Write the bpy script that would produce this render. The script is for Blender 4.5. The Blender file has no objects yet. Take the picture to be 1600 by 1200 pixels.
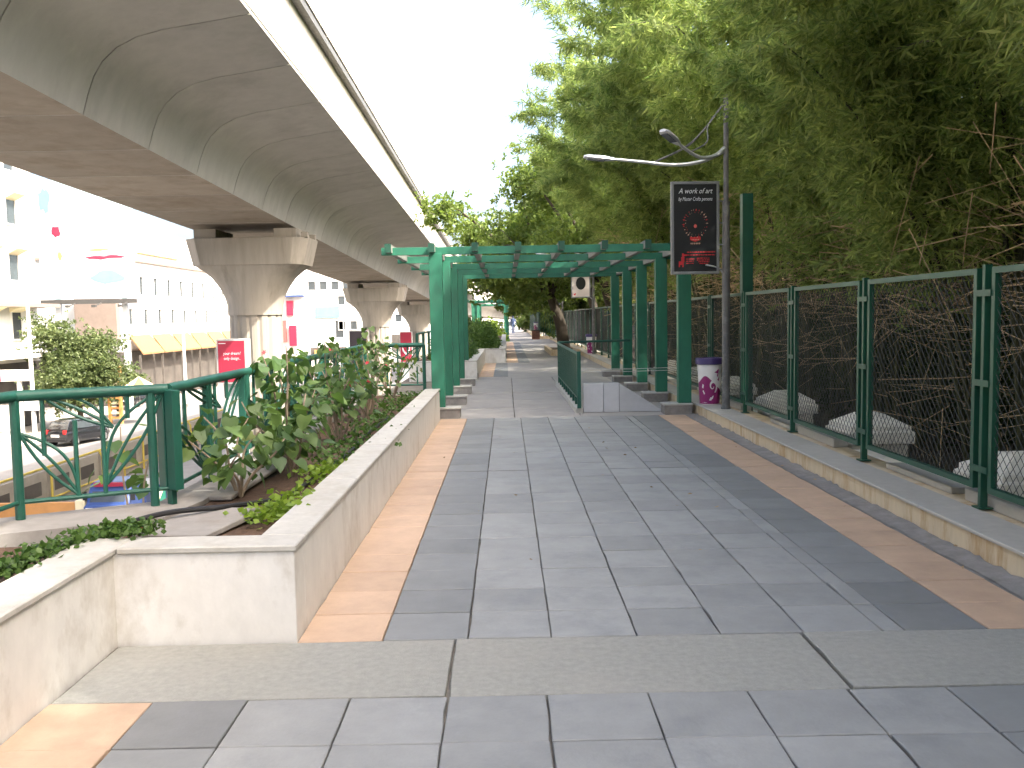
import bpy, bmesh, math, random
import numpy as np
from mathutils import Vector, Matrix
R = math.radians
random.seed(7); RNG = np.random.default_rng(7)
sc = bpy.context.scene
col = sc.collection
# ------------------------------------------------------------------ camera
cam_d = bpy.data.cameras.new('camera'); cam = bpy.data.objects.new('camera', cam_d); col.objects.link(cam)
cam_d.sensor_width = 36; cam_d.lens = 31.5; cam_d.clip_start = .05; cam_d.clip_end = 3000
cam.matrix_world = (Matrix.Translation((0, 0, 1.53)) @ Matrix.Rotation(R(-.29), 4, 'Z')
                    @ Matrix.Rotation(R(90 - 4.29), 4, 'X') @ Matrix.Rotation(R(-1.0), 4, 'Z'))
sc.camera = cam
# ------------------------------------------------------------------ light
SUN = Vector((.66, -.42, .80)).normalized()          # towards the sun
w = bpy.data.worlds.new('World'); sc.world = w; w.use_nodes = True
nt = w.node_tree; bg = nt.nodes['Background']; sky = nt.nodes.new('ShaderNodeTexSky')
sky.sky_type = 'NISHITA'; sky.sun_disc = False
sky.sun_elevation = math.asin(SUN.z); sky.sun_rotation = math.atan2(SUN.x, SUN.y)
sky.air_density = .8; sky.dust_density = 7.0; sky.ozone_density = .4
nt.links.new(sky.outputs[0], bg.inputs[0]); bg.inputs[1].default_value = .15
sun_d = bpy.data.lights.new('sun', 'SUN'); sun = bpy.data.objects.new('sun', sun_d); col.objects.link(sun)
sun_d.energy = 2.3; sun_d.angle = R(.6); sun_d.color = (1, .94, .84)
sun.rotation_euler = SUN.to_track_quat('Z', 'Y').to_euler()
vs = sc.view_settings; vs.view_transform = 'Standard'; vs.look = 'None'; vs.gamma = 1; vs.exposure = 2.45
sc.cycles.caustics_reflective = False; sc.cycles.caustics_refractive = False
sc.cycles.max_bounces = 4; sc.cycles.diffuse_bounces = 3; sc.cycles.transmission_bounces = 3; sc.cycles.glossy_bounces = 2
sc.cycles.use_adaptive_sampling = True; sc.cycles.adaptive_threshold = .03
sc.cycles.use_denoising = True

# ------------------------------------------------------------------ materials
MATS = {}
def mat(name, color, rough=.7, var=.12, scale=3.0, bump=0.0, bscale=40, metal=0, rnd=0.0, stain=None, sscale=1.2,
        stretch=(1, 1, 1), spec=.4, stain_amt=.5, coat=0):
    m = bpy.data.materials.new(name); m.use_nodes = True; n = m.node_tree.nodes; l = m.node_tree.links
    p = n['Principled BSDF']; p.inputs['Roughness'].default_value = rough; p.inputs['Metallic'].default_value = metal
    p.inputs['Specular IOR Level'].default_value = spec
    if coat: p.inputs['Coat Weight'].default_value = coat
    geo = n.new('ShaderNodeNewGeometry'); mp = n.new('ShaderNodeMapping'); mp.inputs['Scale'].default_value = stretch
    l.new(geo.outputs['Position'], mp.inputs['Vector'])
    nz = n.new('ShaderNodeTexNoise'); nz.inputs['Scale'].default_value = scale; nz.inputs['Detail'].default_value = 6
    nz.inputs['Roughness'].default_value = .65
    l.new(mp.outputs[0], nz.inputs['Vector'])
    hsv = n.new('ShaderNodeHueSaturation'); hsv.inputs['Color'].default_value = (*color, 1)
    mr = n.new('ShaderNodeMapRange'); mr.inputs['From Min'].default_value = .25; mr.inputs['From Max'].default_value = .75
    mr.inputs['To Min'].default_value = 1 - var; mr.inputs['To Max'].default_value = 1 + var
    l.new(nz.outputs['Fac'], mr.inputs['Value'])
    val = mr.outputs[0]
    if rnd:
        oi = n.new('ShaderNodeObjectInfo'); r2 = n.new('ShaderNodeMapRange')
        r2.inputs['To Min'].default_value = 1 - rnd; r2.inputs['To Max'].default_value = 1 + rnd
        l.new(oi.outputs['Random'], r2.inputs['Value'])
        mu = n.new('ShaderNodeMath'); mu.operation = 'MULTIPLY'; l.new(val, mu.inputs[0]); l.new(r2.outputs[0], mu.inputs[1]); val = mu.outputs[0]
    l.new(val, hsv.inputs['Value']); out = hsv.outputs[0]
    if stain:
        n2 = n.new('ShaderNodeTexNoise'); n2.inputs['Scale'].default_value = sscale; n2.inputs['Detail'].default_value = 7
        n2.inputs['Roughness'].default_value = .7
        l.new(mp.outputs[0], n2.inputs['Vector'])
        if rnd:
            n2.noise_dimensions = '4D'; mw = n.new('ShaderNodeMath'); mw.operation = 'MULTIPLY'; mw.inputs[1].default_value = 60; l.new(oi.outputs['Random'], mw.inputs[0]); l.new(mw.outputs[0], n2.inputs['W'])
        cr = n.new('ShaderNodeMapRange'); cr.inputs['From Min'].default_value = .5; cr.inputs['From Max'].default_value = .72
        cr.inputs['To Max'].default_value = stain_amt; l.new(n2.outputs['Fac'], cr.inputs['Value'])
        mx = n.new('ShaderNodeMix'); mx.data_type = 'RGBA'; l.new(cr.outputs[0], mx.inputs[0]); l.new(out, mx.inputs[6])
        mx.inputs[7].default_value = (*stain, 1); out = mx.outputs[2]
    l.new(out, p.inputs['Base Color'])
    if bump:
        nb = n.new('ShaderNodeTexNoise'); nb.inputs['Scale'].default_value = bscale; nb.inputs['Detail'].default_value = 5
        l.new(geo.outputs['Position'], nb.inputs['Vector'])
        b = n.new('ShaderNodeBump'); b.inputs['Strength'].default_value = bump; b.inputs['Distance'].default_value = .01
        l.new(nb.outputs['Fac'], b.inputs['Height']); l.new(b.outputs[0], p.inputs['Normal'])
    MATS[name] = m; return m
def leafmat(name, c_dark, c_light, trans=.45, gloss=.35, dead=None):
    m = bpy.data.materials.new(name); m.use_nodes = True; n = m.node_tree.nodes; l = m.node_tree.links
    p = n['Principled BSDF']; p.inputs['Roughness'].default_value = .5; p.inputs['Specular IOR Level'].default_value = gloss
    geo = n.new('ShaderNodeNewGeometry'); oi = n.new('ShaderNodeObjectInfo')
    ad = n.new('ShaderNodeMath'); ad.operation = 'ADD'; l.new(geo.outputs['Random Per Island'], ad.inputs[0]); l.new(oi.outputs['Random'], ad.inputs[1])
    fr = n.new('ShaderNodeMath'); fr.operation = 'FRACT'; l.new(ad.outputs[0], fr.inputs[0])
    nz = n.new('ShaderNodeTexNoise'); nz.inputs['Scale'].default_value = .55; nz.inputs['Detail'].default_value = 3
    l.new(geo.outputs['Position'], nz.inputs['Vector'])
    av = n.new('ShaderNodeMix'); av.data_type = 'FLOAT'; av.inputs[0].default_value = .45
    l.new(fr.outputs[0], av.inputs[2]); l.new(nz.outputs['Fac'], av.inputs[3])
    ramp = n.new('ShaderNodeValToRGB'); e = ramp.color_ramp.elements
    e[0].position = .15; e[0].color = (*c_dark, 1); e[1].position = .8; e[1].color = (*c_light, 1)
    if dead:
        q = ramp.color_ramp.elements.new(.93); q.color = (*dead, 1)
    l.new(av.outputs[0], ramp.inputs[0]); l.new(ramp.outputs[0], p.inputs['Base Color'])
    tr = n.new('ShaderNodeBsdfTranslucent'); br = n.new('ShaderNodeHueSaturation'); br.inputs['Value'].default_value = 1.5; br.inputs['Saturation'].default_value = 1.1
    l.new(ramp.outputs[0], br.inputs['Color']); l.new(br.outputs[0], tr.inputs['Color'])
    mx = n.new('ShaderNodeMixShader'); mx.inputs[0].default_value = trans
    l.new(p.outputs[0], mx.inputs[1]); l.new(tr.outputs[0], mx.inputs[2]); l.new(mx.outputs[0], n['Material Output'].inputs[0])
    MATS[name] = m; return m
def glassmat(name, color=(.02, .03, .035), rough=.08):
    m = mat(name, color, rough, .0, spec=.8); return m

mat('tile_grey', (.275, .280, .270), .6, .13, 4, .2, 60, rnd=.10, stain=(.17, .18, .185), sscale=2.8, stain_amt=.6)
mat('tile_dark', (.205, .211, .206), .6, .12, 5, .15, 60, rnd=.12, stain=(.21, .215, .22), sscale=2.0, stain_amt=.4)
mat('tile_orange', (.50, .355, .245), .66, .12, 5, .15, 70, rnd=.08, stain=(.34, .25, .18), sscale=2.5, stain_amt=.45)
mat('granite_band', (.285, .285, .255), .8, .16, 26, .35, 130, stain=(.33, .315, .28), sscale=1.6, stain_amt=.6)
mat('grout', (.20, .18, .145), .95, .3, 12, .3, 60)
mat('pale_slab', (.50, .51, .52), .25, .12, 3, rnd=.10, spec=.5)
mat('floor_far', (.345, .325, .30), .7, .12, 3, .1, 40, stain=(.2, .19, .18), sscale=.7)
mat('planter_stone', (.66, .65, .615), .55, .09, 9, .06, 60, stain=(.30, .255, .185), sscale=3.4, stretch=(1, 1, .6), stain_amt=.5)
mat('cap_stone', (.46, .45, .41), .6, .14, 14, .1, 90, rnd=.08, stain=(.32, .28, .215), sscale=3.2, stain_amt=.6)
mat('ledge', (.25, .235, .215), .85, .16, 7, .2, 50, stain=(.2, .17, .14), sscale=2.5, stain_amt=.6)
mat('kerb_stone', (.60, .50, .34), .75, .12, 7, .15, 50, stain=(.36, .19, .05), sscale=3.6, stretch=(1, 1.6, .35), stain_amt=.95)
mat('kerb_cap', (.42, .40, .35), .7, .10, 12, .1, 70, rnd=.05, stain=(.3, .27, .22), sscale=2, stain_amt=.4)
mat('cement', (.235, .222, .205), .9, .25, 8, .5, 40, stain=(.3, .29, .27), sscale=4)
mat('soil', (.085, .050, .032), .95, .35, 18, .8, 50)
mat('concrete', (.47, .455, .42), .8, .10, 2.2, .06, 25, stain=(.23, .215, .185), sscale=.55, stretch=(1, 1, .35), rnd=.07, stain_amt=.45)
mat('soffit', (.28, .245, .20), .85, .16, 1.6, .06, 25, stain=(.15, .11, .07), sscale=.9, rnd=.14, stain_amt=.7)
mat('parapet', (.62, .58, .50), .75, .1, 2, stain=(.48, .40, .27), sscale=.7, stretch=(1, 1, .15), rnd=.08, stain_amt=.7)
mat('pier_concrete', (.30, .275, .235), .8, .14, 2.5, .06, 25, stain=(.17, .155, .13), sscale=1.4, stretch=(1.5, 1.5, .12), stain_amt=.75)
mat('dark_core', (.06, .058, .055), .95)
mat('green_paint', (.020, .140, .083), .5, .16, 6, .08, 60, stain=(.035, .105, .07), sscale=2.2, spec=.4, stain_amt=.6, stretch=(1, 1, .5))
mat('rafter_grey', (.20, .205, .185), .7, .15, 6, stain=(.05, .12, .085), sscale=3)
mat('green_cap', (.010, .060, .038), .6)
mat('green_fence', (.008, .066, .038), .42, .12, 6, .05, 60, spec=.5)
mat('green_rail', (.013, .080, .056), .48, .12, 6, .03, 60, spec=.35, stain=(.03, .075, .055), sscale=9, stain_amt=.5)
mat('wire_dark', (.05, .055, .05), .5, .1, metal=.4)
mat('pole_grey', (.11, .11, .105), .55, .15, 14, stain=(.28, .28, .27), sscale=9)
mat('galv', (.52, .54, .56), .35, .1, 8, metal=.5)
mat('lamp_glass', (.07, .08, .09), .2)
mat('frame_grey', (.19, .2, .2), .45, .1, 8, metal=.2)
mat('poster_black', (.012, .014, .015), .45, .2, 3)
mat('poster_white', (.62, .55, .52), .45, .06, 3)
mat('print_white', (.66, .68, .70), .6, .05)
mat('print_red', (.45, .025, .03), .6, .15, 14)
mat('print_ivory', (.48, .30, .22), .6, .3, 20)
mat('print_pink', (.5, .09, .08), .6)
mat('purple_print', (.25, .022, .13), .35, .05)
mat('bin_white', (.72, .71, .68), .35, .05)
mat('bin_lid', (.055, .035, .13), .38, .1)
mat('pier_white', (.80, .77, .68), .8, .08, 6, .1, 40, stain=(.38, .36, .28), sscale=2.6, stain_amt=.6)
mat('park_soil', (.035, .028, .018), .95, .3, 5, .6, 20)
mat('asphalt', (.22, .21, .195), .9, .12, 1.5, .2, 40, stain=(.18, .17, .16), sscale=.4)
mat('pavement', (.40, .36, .31), .9, .12, 1.5)
mat('white_wall', (.76, .75, .71), .85, .05, 1.0, stain=(.6, .57, .5), sscale=.5, stain_amt=.3)
mat('brown_wall', (.23, .18, .15), .85, .1, 2)
mat('window_dark', (.05, .06, .065), .15, .2, 2)
mat('roof_orange', (.27, .145, .065), .8, .14, 5)
mat('storefront', (.085, .075, .065), .7, .35, .8)
mat('yellow_panel', (.72, .62, .28), .7)
mat('billboard_pale', (.40, .55, .60), .6, .08, .5)
mat('billboard_cyan', (.14, .36, .43), .6, .15, .6)
mat('sign_red', (.33, .022, .05), .4, .05)
mat('sign_dark', (.035, .028, .035), .4)
mat('sign_grey', (.44, .45, .44), .5)
mat('orange_paint', (.55, .27, .09), .7, .12, 3)
mat('cream', (.72, .64, .42), .75, .08, 4)
mat('yellow_pipe', (.50, .38, .07), .6, .15)
mat('barrier', (.36, .33, .28), .85, .12, 1.5, stain=(.22, .2, .17), sscale=.8)
mat('blue_paint', (.035, .07, .22), .4, .1)
mat('car_black', (.012, .013, .015), .2, .05, spec=.6, coat=.6)
mat('rubber', (.018, .018, .018), .85)
mat('chrome', (.5, .5, .5), .25, metal=.8)
mat('tail_red', (.45, .02, .02), .25)
mat('plate_white', (.75, .74, .7), .5)
mat('sack', (.58, .58, .56), .8, .12, 6, .3, 30)
mat('teal_net', (.03, .28, .20), .5, .1)
mat('brick', (.20, .085, .055), .85, .2, 8, .3, 40, rnd=.2)
mat('bark', (.06, .048, .035), .9, .25, 8, .6, 30, stretch=(1, 1, .3))
mat('bark_pale', (.26, .20, .145), .9, .2, 9, .4, 40, stretch=(1, 1, .3))
mat('culm', (.05, .052, .02), .5, .2, 4)
mat('dry_twig', (.38, .27, .15), .75, .35, 1.2)
mat('hose', (.012, .012, .013), .5)
mat('flower_red', (.6, .02, .06), .5)
mat('flower_yellow', (.75, .55, .02), .5)
mat('flower_white', (.75, .72, .66), .5)
mat('skin', (.25, .13, .08), .6)
mat('cloth_blue', (.05, .08, .16), .8)
mat('cloth_dark', (.02, .02, .025), .8)
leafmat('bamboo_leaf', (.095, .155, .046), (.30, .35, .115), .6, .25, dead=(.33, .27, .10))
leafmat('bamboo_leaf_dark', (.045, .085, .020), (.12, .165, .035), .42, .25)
leafmat('under_leaf_shade', (.014, .024, .008), (.035, .05, .015), .3, .2)  # leaf colour darkened to stand for deep shade behind the fence
leafmat('tree_leaf', (.075, .125, .026), (.20, .255, .060), .42, .3)
leafmat('far_leaf', (.045, .080, .020), (.125, .16, .04), .4, .3)
leafmat('shrub_leaf', (.036, .085, .024), (.105, .165, .040), .38, .45, dead=(.20, .12, .05))
leafmat('lime_leaf', (.12, .20, .03), (.24, .34, .05), .4, .4)
leafmat('creeper_leaf', (.04, .09, .02), (.10, .17, .04), .35, .35)
leafmat('street_leaf', (.055, .085, .03), (.13, .16, .06), .35, .3)
M = MATS

# ------------------------------------------------------------------ helpers
class MB:
    def __init__(s): s.v = []; s.f = []; s.mi = []; s.k = 0
    def add(s, V, F, mi=None):
        b = len(s.v); s.v += [tuple(p) for p in V]; s.f += [tuple(i + b for i in q) for q in F]
        s.mi += [s.k if mi is None else mi] * len(F); return s
    def box(s, c, d, rz=0, T=None, mi=None):
        x, y, z = d[0] / 2, d[1] / 2, d[2] / 2
        V = [Vector((a * x, b * y, e * z)) for a in (-1, 1) for b in (-1, 1) for e in (-1, 1)]
        Mx = Matrix.Translation(c) @ Matrix.Rotation(rz, 4, 'Z')
        if T is not None: Mx = T @ Mx
        return s.add([Mx @ p for p in V], [(0, 1, 3, 2), (4, 6, 7, 5), (0, 4, 5, 1), (2, 3, 7, 6), (0, 2, 6, 4), (1, 5, 7, 3)], mi)
    def bx(s, x0, x1, y0, y1, z0, z1, mi=None):
        return s.box(((x0 + x1) / 2, (y0 + y1) / 2, (z0 + z1) / 2), (abs(x1 - x0), abs(y1 - y0), abs(z1 - z0)), mi=mi)
    def loft(s, rings, cap=True, mi=None):
        n = len(rings[0]); V = [p for r in rings for p in r]; F = []
        for i in range(len(rings) - 1):
            for j in range(n):
                k = (j + 1) % n; F.append((i * n + j, i * n + k, (i + 1) * n + k, (i + 1) * n + j))
        if cap: F.append(tuple(range(n))[::-1]); F.append(tuple((len(rings) - 1) * n + j for j in range(n)))
        return s.add(V, F, mi)
    def tube(s, P, r, n=8, cap=True, mi=None):
        P = [Vector(p) for p in P]; rs = r if isinstance(r, (list, tuple)) else [r] * len(P); rings = []
        up = None
        for i, p in enumerate(P):
            d = (P[min(i + 1, len(P) - 1)] - P[max(i - 1, 0)]).normalized()
            if up is None: up = Vector((0, 0, 1)) if abs(d.z) < .9 else Vector((1, 0, 0))
            a = d.cross(up).normalized(); b = a.cross(d).normalized(); up = b
            rings.append([p + (a * math.cos(t) + b * math.sin(t)) * rs[i] for t in [2 * math.pi * k / n for k in range(n)]])
        return s.loft(rings, cap, mi)
    def cyl(s, c, r, h, n=20, r2=None, mi=None):
        r2 = r if r2 is None else r2
        ring = lambda q, z: [(c[0] + q * math.cos(2 * math.pi * k / n), c[1] + q * math.sin(2 * math.pi * k / n), z) for k in range(n)]
        return s.loft([ring(r, c[2]), ring(r2, c[2] + h)], True, mi)
    def build(s, name, m, parent=None, smooth=False, bevel=0):
        me = bpy.data.meshes.new(name); me.from_pydata(s.v, [], s.f); me.update()
        bm = bmesh.new(); bm.from_mesh(me)
        bmesh.ops.recalc_face_normals(bm, faces=bm.faces)
        if bevel: bmesh.ops.bevel(bm, geom=bm.edges[:], offset=bevel, segments=1, affect='EDGES')
        bm.to_mesh(me); bm.free()
        ms = m if isinstance(m, (list, tuple)) else [m]
        for q in ms: me.materials.append(M[q])
        if len(ms) > 1 and not bevel:
            for p, i in zip(me.polygons, s.mi): p.material_index = i
        if smooth:
            me.polygons.foreach_set('use_smooth', [True] * len(me.polygons))
            if hasattr(me, 'set_sharp_from_angle'): me.set_sharp_from_angle(angle=R(40))
        return link(name, me, parent)
def link(name, me, parent=None, loc=None, rot=None):
    o = bpy.data.objects.new(name, me); col.objects.link(o)
    if parent is not None: o.parent = parent
    if loc is not None: o.location = loc
    if rot is not None: o.rotation_euler = rot
    return o
def tag(o, label=None, cat=None, group=None, kind=None):
    if label: o['label'] = label
    if cat: o['category'] = cat
    if group: o['group'] = group
    if kind: o['kind'] = kind
    return o
def thing(name, label, cat, loc=(0, 0, 0), rz=0, group=None):
    o = link(name, None, None, loc, (0, 0, rz)); return tag(o, label, cat, group)
def struct(o): o['kind'] = 'structure'; return o
def npmesh(name, V, F, m):
    """V (n,3), F (k,q) constant polygon size"""
    me = bpy.data.meshes.new(name); q = F.shape[1]
    me.vertices.add(len(V)); me.vertices.foreach_set('co', np.ascontiguousarray(V, dtype=np.float32).ravel())
    me.loops.add(F.size); me.loops.foreach_set('vertex_index', np.ascontiguousarray(F, dtype=np.int32).ravel())
    me.polygons.add(len(F)); me.polygons.foreach_set('loop_start', np.arange(0, F.size, q, dtype=np.int32))
    me.update(calc_edges=True); me.materials.append(M[m]); return me
def unit(a): return a / np.maximum(np.linalg.norm(a, axis=-1, keepdims=True), 1e-6)
def leaves(P, D, L, W, rng, fold=.0, mid=.38):
    """diamond leaves at P along D"""
    n = len(P); U = unit(rng.normal(size=(n, 3))); S = unit(np.cross(D, U)); N = np.cross(S, D)
    L = np.broadcast_to(L, (n,))[:, None]; W = np.broadcast_to(W, (n,))[:, None]
    v0 = P; v2 = P + D * L + N * 0; v1 = P + D * L * mid + S * W / 2 + N * W * fold; v3 = P + D * L * mid - S * W / 2 + N * W * fold
    V = np.stack([v0, v1, v2, v3], 1).reshape(-1, 3); F = np.arange(4 * n).reshape(-1, 4); return V, F
def text(body, size, m, parent, T, shear=0, name='lettering', align='CENTER', sx=1):
    c = bpy.data.curves.new('t', 'FONT'); c.body = body; c.size = size; c.shear = shear; c.align_x = align; c.resolution_u = 2
    o = bpy.data.objects.new('t', c); col.objects.link(o); dg = bpy.context.evaluated_depsgraph_get()
    me = bpy.data.meshes.new_from_object(o.evaluated_get(dg)); bpy.data.objects.remove(o); bpy.data.curves.remove(c)
    me.transform(T @ Matrix.Diagonal((sx, 1, 1, 1))); me.materials.clear(); me.materials.append(M[m]); return link(name, me, parent)
FACE = Matrix.Rotation(R(90), 4, 'X')                     # text plane -> faces -Y
# ------------------------------------------------------------------ ground and walkway
def sheet(name, x0, x1, y0, y1, z, m):
    b = MB(); b.add([(x0, y0, z), (x1, y0, z), (x1, y1, z), (x0, y1, z)], [(0, 1, 2, 3)]); return struct(b.build(name, m))
sheet('street_ground', -700, 700, -300, 1500, -5.56, 'pavement')
sheet('road', -28, -7.6, -60, 320, -5.54, 'asphalt')
b = MB(); b.bx(3.46, 120, -40, 320, -5.5, -.62); struct(b.build('park_ground', 'park_soil'))
b = MB(); b.bx(-3.05, 3.5, -12, 5.0, -5.5, -.028); b.bx(-2.18, 3.5, 5.0, 13.5, -5.5, -.028); b.bx(-2.6, 3.5, 13.5, 150, -5.5, -.028)
walk = struct(b.build('walkway', 'grout'))
def tilemesh(wx, wy, m, name='tile', h=.03):
    rr = random.Random(int(wx * 9173 + wy * 771) + len(TM)); nx = max(3, int(wx / .11)); ny = max(3, int(wy / .11)); P = []
    for i in range(nx): P.append((-wx / 2 + wx * i / nx, -wy / 2))
    for i in range(ny): P.append((wx / 2, -wy / 2 + wy * i / ny))
    for i in range(nx): P.append((wx / 2 - wx * i / nx, wy / 2))
    for i in range(ny): P.append((-wx / 2, wy / 2 - wy * i / ny))
    P = [(x - math.copysign(abs(rr.gauss(0, .0016)) + (.006 if rr.random() < .05 else 0), x), y - math.copysign(abs(rr.gauss(0, .0016)), y)) for x, y in P]
    b = MB(); b.loft([[(x, y, -h) for x, y in P], [(x, y, -.0035) for x, y in P], [(x * (1 - .007 / wx), y * (1 - .007 / wy), 0) for x, y in P]])
    o = b.build(name, m); me = o.data; bpy.data.objects.remove(o); return me
TM = {}
def tile(x0, x1, y0, y1, m, name='tile', gap=.0045, z=0.0):
    k = (round(x1 - x0, 3), round(y1 - y0, 3), m, name, random.randrange(4))
    if k not in TM: TM[k] = tilemesh(x1 - x0 - gap, y1 - y0 - gap, m, name)
    o = link(name, TM[k], walk, ((x0 + x1) / 2 + random.uniform(-.001, .001), (y0 + y1) / 2 + random.uniform(-.0015, .0015), z + random.uniform(-.0025, .0015)),
             (random.uniform(-.005, .005), random.uniform(-.005, .005), random.uniform(-.005, .005)))
    return o
CX = [(-1.03, -.62, 'tile_orange'), (-.62, -.21, 'tile_dark'), (-.21, .19, 'tile_grey'), (.19, .6, 'tile_grey'), (.6, 1.0, 'tile_grey'),
      (1.0, 1.4, 'tile_grey'), (1.4, 1.78, 'tile_grey'), (1.78, 1.89, 'tile_grey'), (1.89, 2.29, 'tile_dark'), (2.29, 2.69, 'tile_orange')]
NR = 24; ROW = .389
for r in range(NR):
    y0 = 4.185 + r * ROW + (.02 if r > 11 else 0)
    for (a, c, m) in CX: tile(a, c, y0, y0 + ROW, m)
NX = [(-1.885, -1.46, 'tile_orange'), (-1.46, -1.075, 'tile_dark'), (-1.075, -.66, 'tile_grey'), (-.66, -.262, 'tile_grey'), (-.262, .137, 'tile_grey'),
      (.137, .547, 'tile_grey'), (.547, .952, 'tile_grey'), (.952, 1.36, 'tile_grey'), (1.36, 1.76, 'tile_grey'), (1.76, 2.17, 'tile_dark'), (2.17, 2.69, 'tile_orange')]
for r in range(4):
    for (a, c, m) in NX: tile(a, c, 3.535 - (r + 1) * .40, 3.535 - r * .40, m)
for (a, c) in ((-1.885, -.27), (-.27, 1.385), (1.385, 2.87)): tile(a, c, 3.535, 4.185, 'granite_band', 'granite_slab', gap=.012)
YE = 4.185 + NR * ROW + .02
# floor beyond (under and past the trellis): larger slabs
for r in range(6):
    y0 = YE + r * 1.5
    for k, (a, c) in enumerate(((-1.05, .1), (.1, 1.12), (2.45, 2.87))):
        tile(a, c, y0, y0 + 1.5, 'floor_far', 'floor_slab', gap=.008)
YF = YE + 9.0
for r in range(4): tile(1.18, 2.45, 13.95 + r * 1.65, 13.95 + (r + 1) * 1.65, 'floor_far', 'floor_slab')
tile(1.12, 2.45, YE, 13.93, 'floor_far', 'floor_slab'); tile(1.12, 2.45, 20.6, YF, 'floor_far', 'floor_slab')
b = MB(); b.bx(-2.4, 3.2, YF, 150, -.02, -.002); struct(b.build('path', 'floor_far'))
for (x0, x1, ya, yb, m) in ((-.74, -.36, 23.0, 29.9, 'tile_orange'), (-.36, 0.02, 23.0, 29.9, 'tile_dark'), (0.0, .38, 29.95, 54, 'tile_orange'), (.38, .76, 29.95, 54, 'tile_dark')):
    n = int((yb - ya) / 1.2)
    for i in range(n): tile(x0, x1, ya + i * (yb - ya) / n, ya + (i + 1) * (yb - ya) / n, m, 'paving_slab', z=.006)
# cement fillet at the kerb foot
b = MB(); rg = random.Random(3); yy = 3.5; prev = None; V = []; F = []
while yy < 13.6:
    jx = rg.uniform(-.025, .03); jz = rg.uniform(.004, .028)
    V += [(2.70 + jx * .6, yy, .002), (2.80 + jx, yy, .012), (2.865, yy, jz), (2.865, yy, -.02), (2.70, yy, -.02)]
    yy += rg.uniform(.05, .11)
k = len(V) // 5
for i in range(k - 1):
    for j in range(4): F.append((i * 5 + j, i * 5 + j + 1, i * 5 + j + 6, i * 5 + j + 5))
b.add(V, F); struct(b.build('cement_fillet', 'cement', smooth=True))
b = MB(); b.bx(2.69, 2.87, -2, 13.6, -.02, -.004); struct(b.build('gutter', 'cement'))

# ------------------------------------------------------------------ kerb wall on the right
kerb = thing('kerb_wall', 'low stained stone kerb wall under the mesh fence on the right', 'kerb', (2.87, 8, 0))
def child_box(name, m, parent, x0, x1, y0, y1, z0, z1, bevel=.004):
    P = parent.matrix_basis.translation if parent is not None else Vector((0, 0, 0))
    b = MB(); b.bx(x0 - P.x, x1 - P.x, y0 - P.y, y1 - P.y, z0 - P.z, z1 - P.z); return b.build(name, m, parent, bevel=bevel)
child_box('wall', 'kerb_stone', kerb, 2.87, 3.44, -4, 60, -.02, .150, 0)
for i in range(44):
    y0 = -4 + i * 1.45; me_n = 'cap_slab'
    if y0 > 58: break
    o = child_box('cap_slab', 'kerb_cap', kerb, 2.845, 3.18, y0, y0 + 1.444, .150, .172 + random.uniform(-.003, .003), .005)
for i in range(26):
    y0 = 3 + i * 1.2
    if i % 3 == 1: continue
    child_box('plinth_slab', 'kerb_cap', kerb, 3.30, 3.45, y0, y0 + 1.0 + .15 * (i % 2), .15, .20 + .02 * (i % 3), .006)

# ------------------------------------------------------------------ mesh fence
FX = 3.25; PITCH = 2.05; Y0 = 6.06 - 2 * PITCH
def fence_meshes():
    w_, h_ = PITCH - .19, 1.52
    f = MB(); t = .042
    f.bx(-.022, .022, 0, w_, h_ - t, h_); f.bx(-.022, .022, 0, w_, 0, t)
    f.bx(-.022, .022, 0, t, t, h_ - t); f.bx(-.022, .022, w_ - t, w_, t, h_ - t)
    fo = f.build('panel_frame', 'green_fence'); fme = fo.data; bpy.data.objects.remove(fo)
    c = MB(); a, bb = t * .6, w_ - t * .6; z0, z1 = t * .6, h_ - t * .6; p = .078; r = .0026
    W_, H_ = bb - a, z1 - z0; sl = 1.1
    for s in (1, -1):
        k = -H_ / sl
        while k < W_:
            y_0, y_1 = max(k, 0), min(k + H_ / sl, W_)
            if y_1 > y_0 + .01:
                za, zb = (y_0 - k) * sl, (y_1 - k) * sl
                if s < 0: P = [(.004, bb - y_0, z0 + za), (.004, bb - y_1, z0 + zb)]
                else: P = [(-.002, a + y_0, z0 + za), (-.002, a + y_1, z0 + zb)]
                c.tube(P, r, 4, False)
            k += p
    co = c.build('chain_link', 'wire_dark'); cme = co.data; bpy.data.objects.remove(co)
    q = MB(); q.bx(-.025, .025, -.018, .018, 0, 1.66)
    for z in (.27, .86, 1.47): q.bx(-.032, -.026, -.10, .10, z - .022, z + .022)
    q.bx(-.05, .05, -.05, .05, -.002, .008)
    qo = q.build('post', 'green_fence'); qme = qo.data; bpy.data.objects.remove(qo)
    return fme, cme, qme
fme, cme, qme = fence_meshes()
fence = thing('mesh_fence', 'tall green steel fence of chain-link panels along the right kerb', 'fence', (FX, 8, .165))
for i in range(28):
    y = Y0 + i * PITCH
    link('post', qme, fence, (0, y - 8, 0))
    p = link('panel_frame', fme, fence, (0, y - 8 + .095, .12)); link('chain_link', cme, p)
link('post', qme, fence, (0, Y0 + 28 * PITCH - 8, 0))

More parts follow.
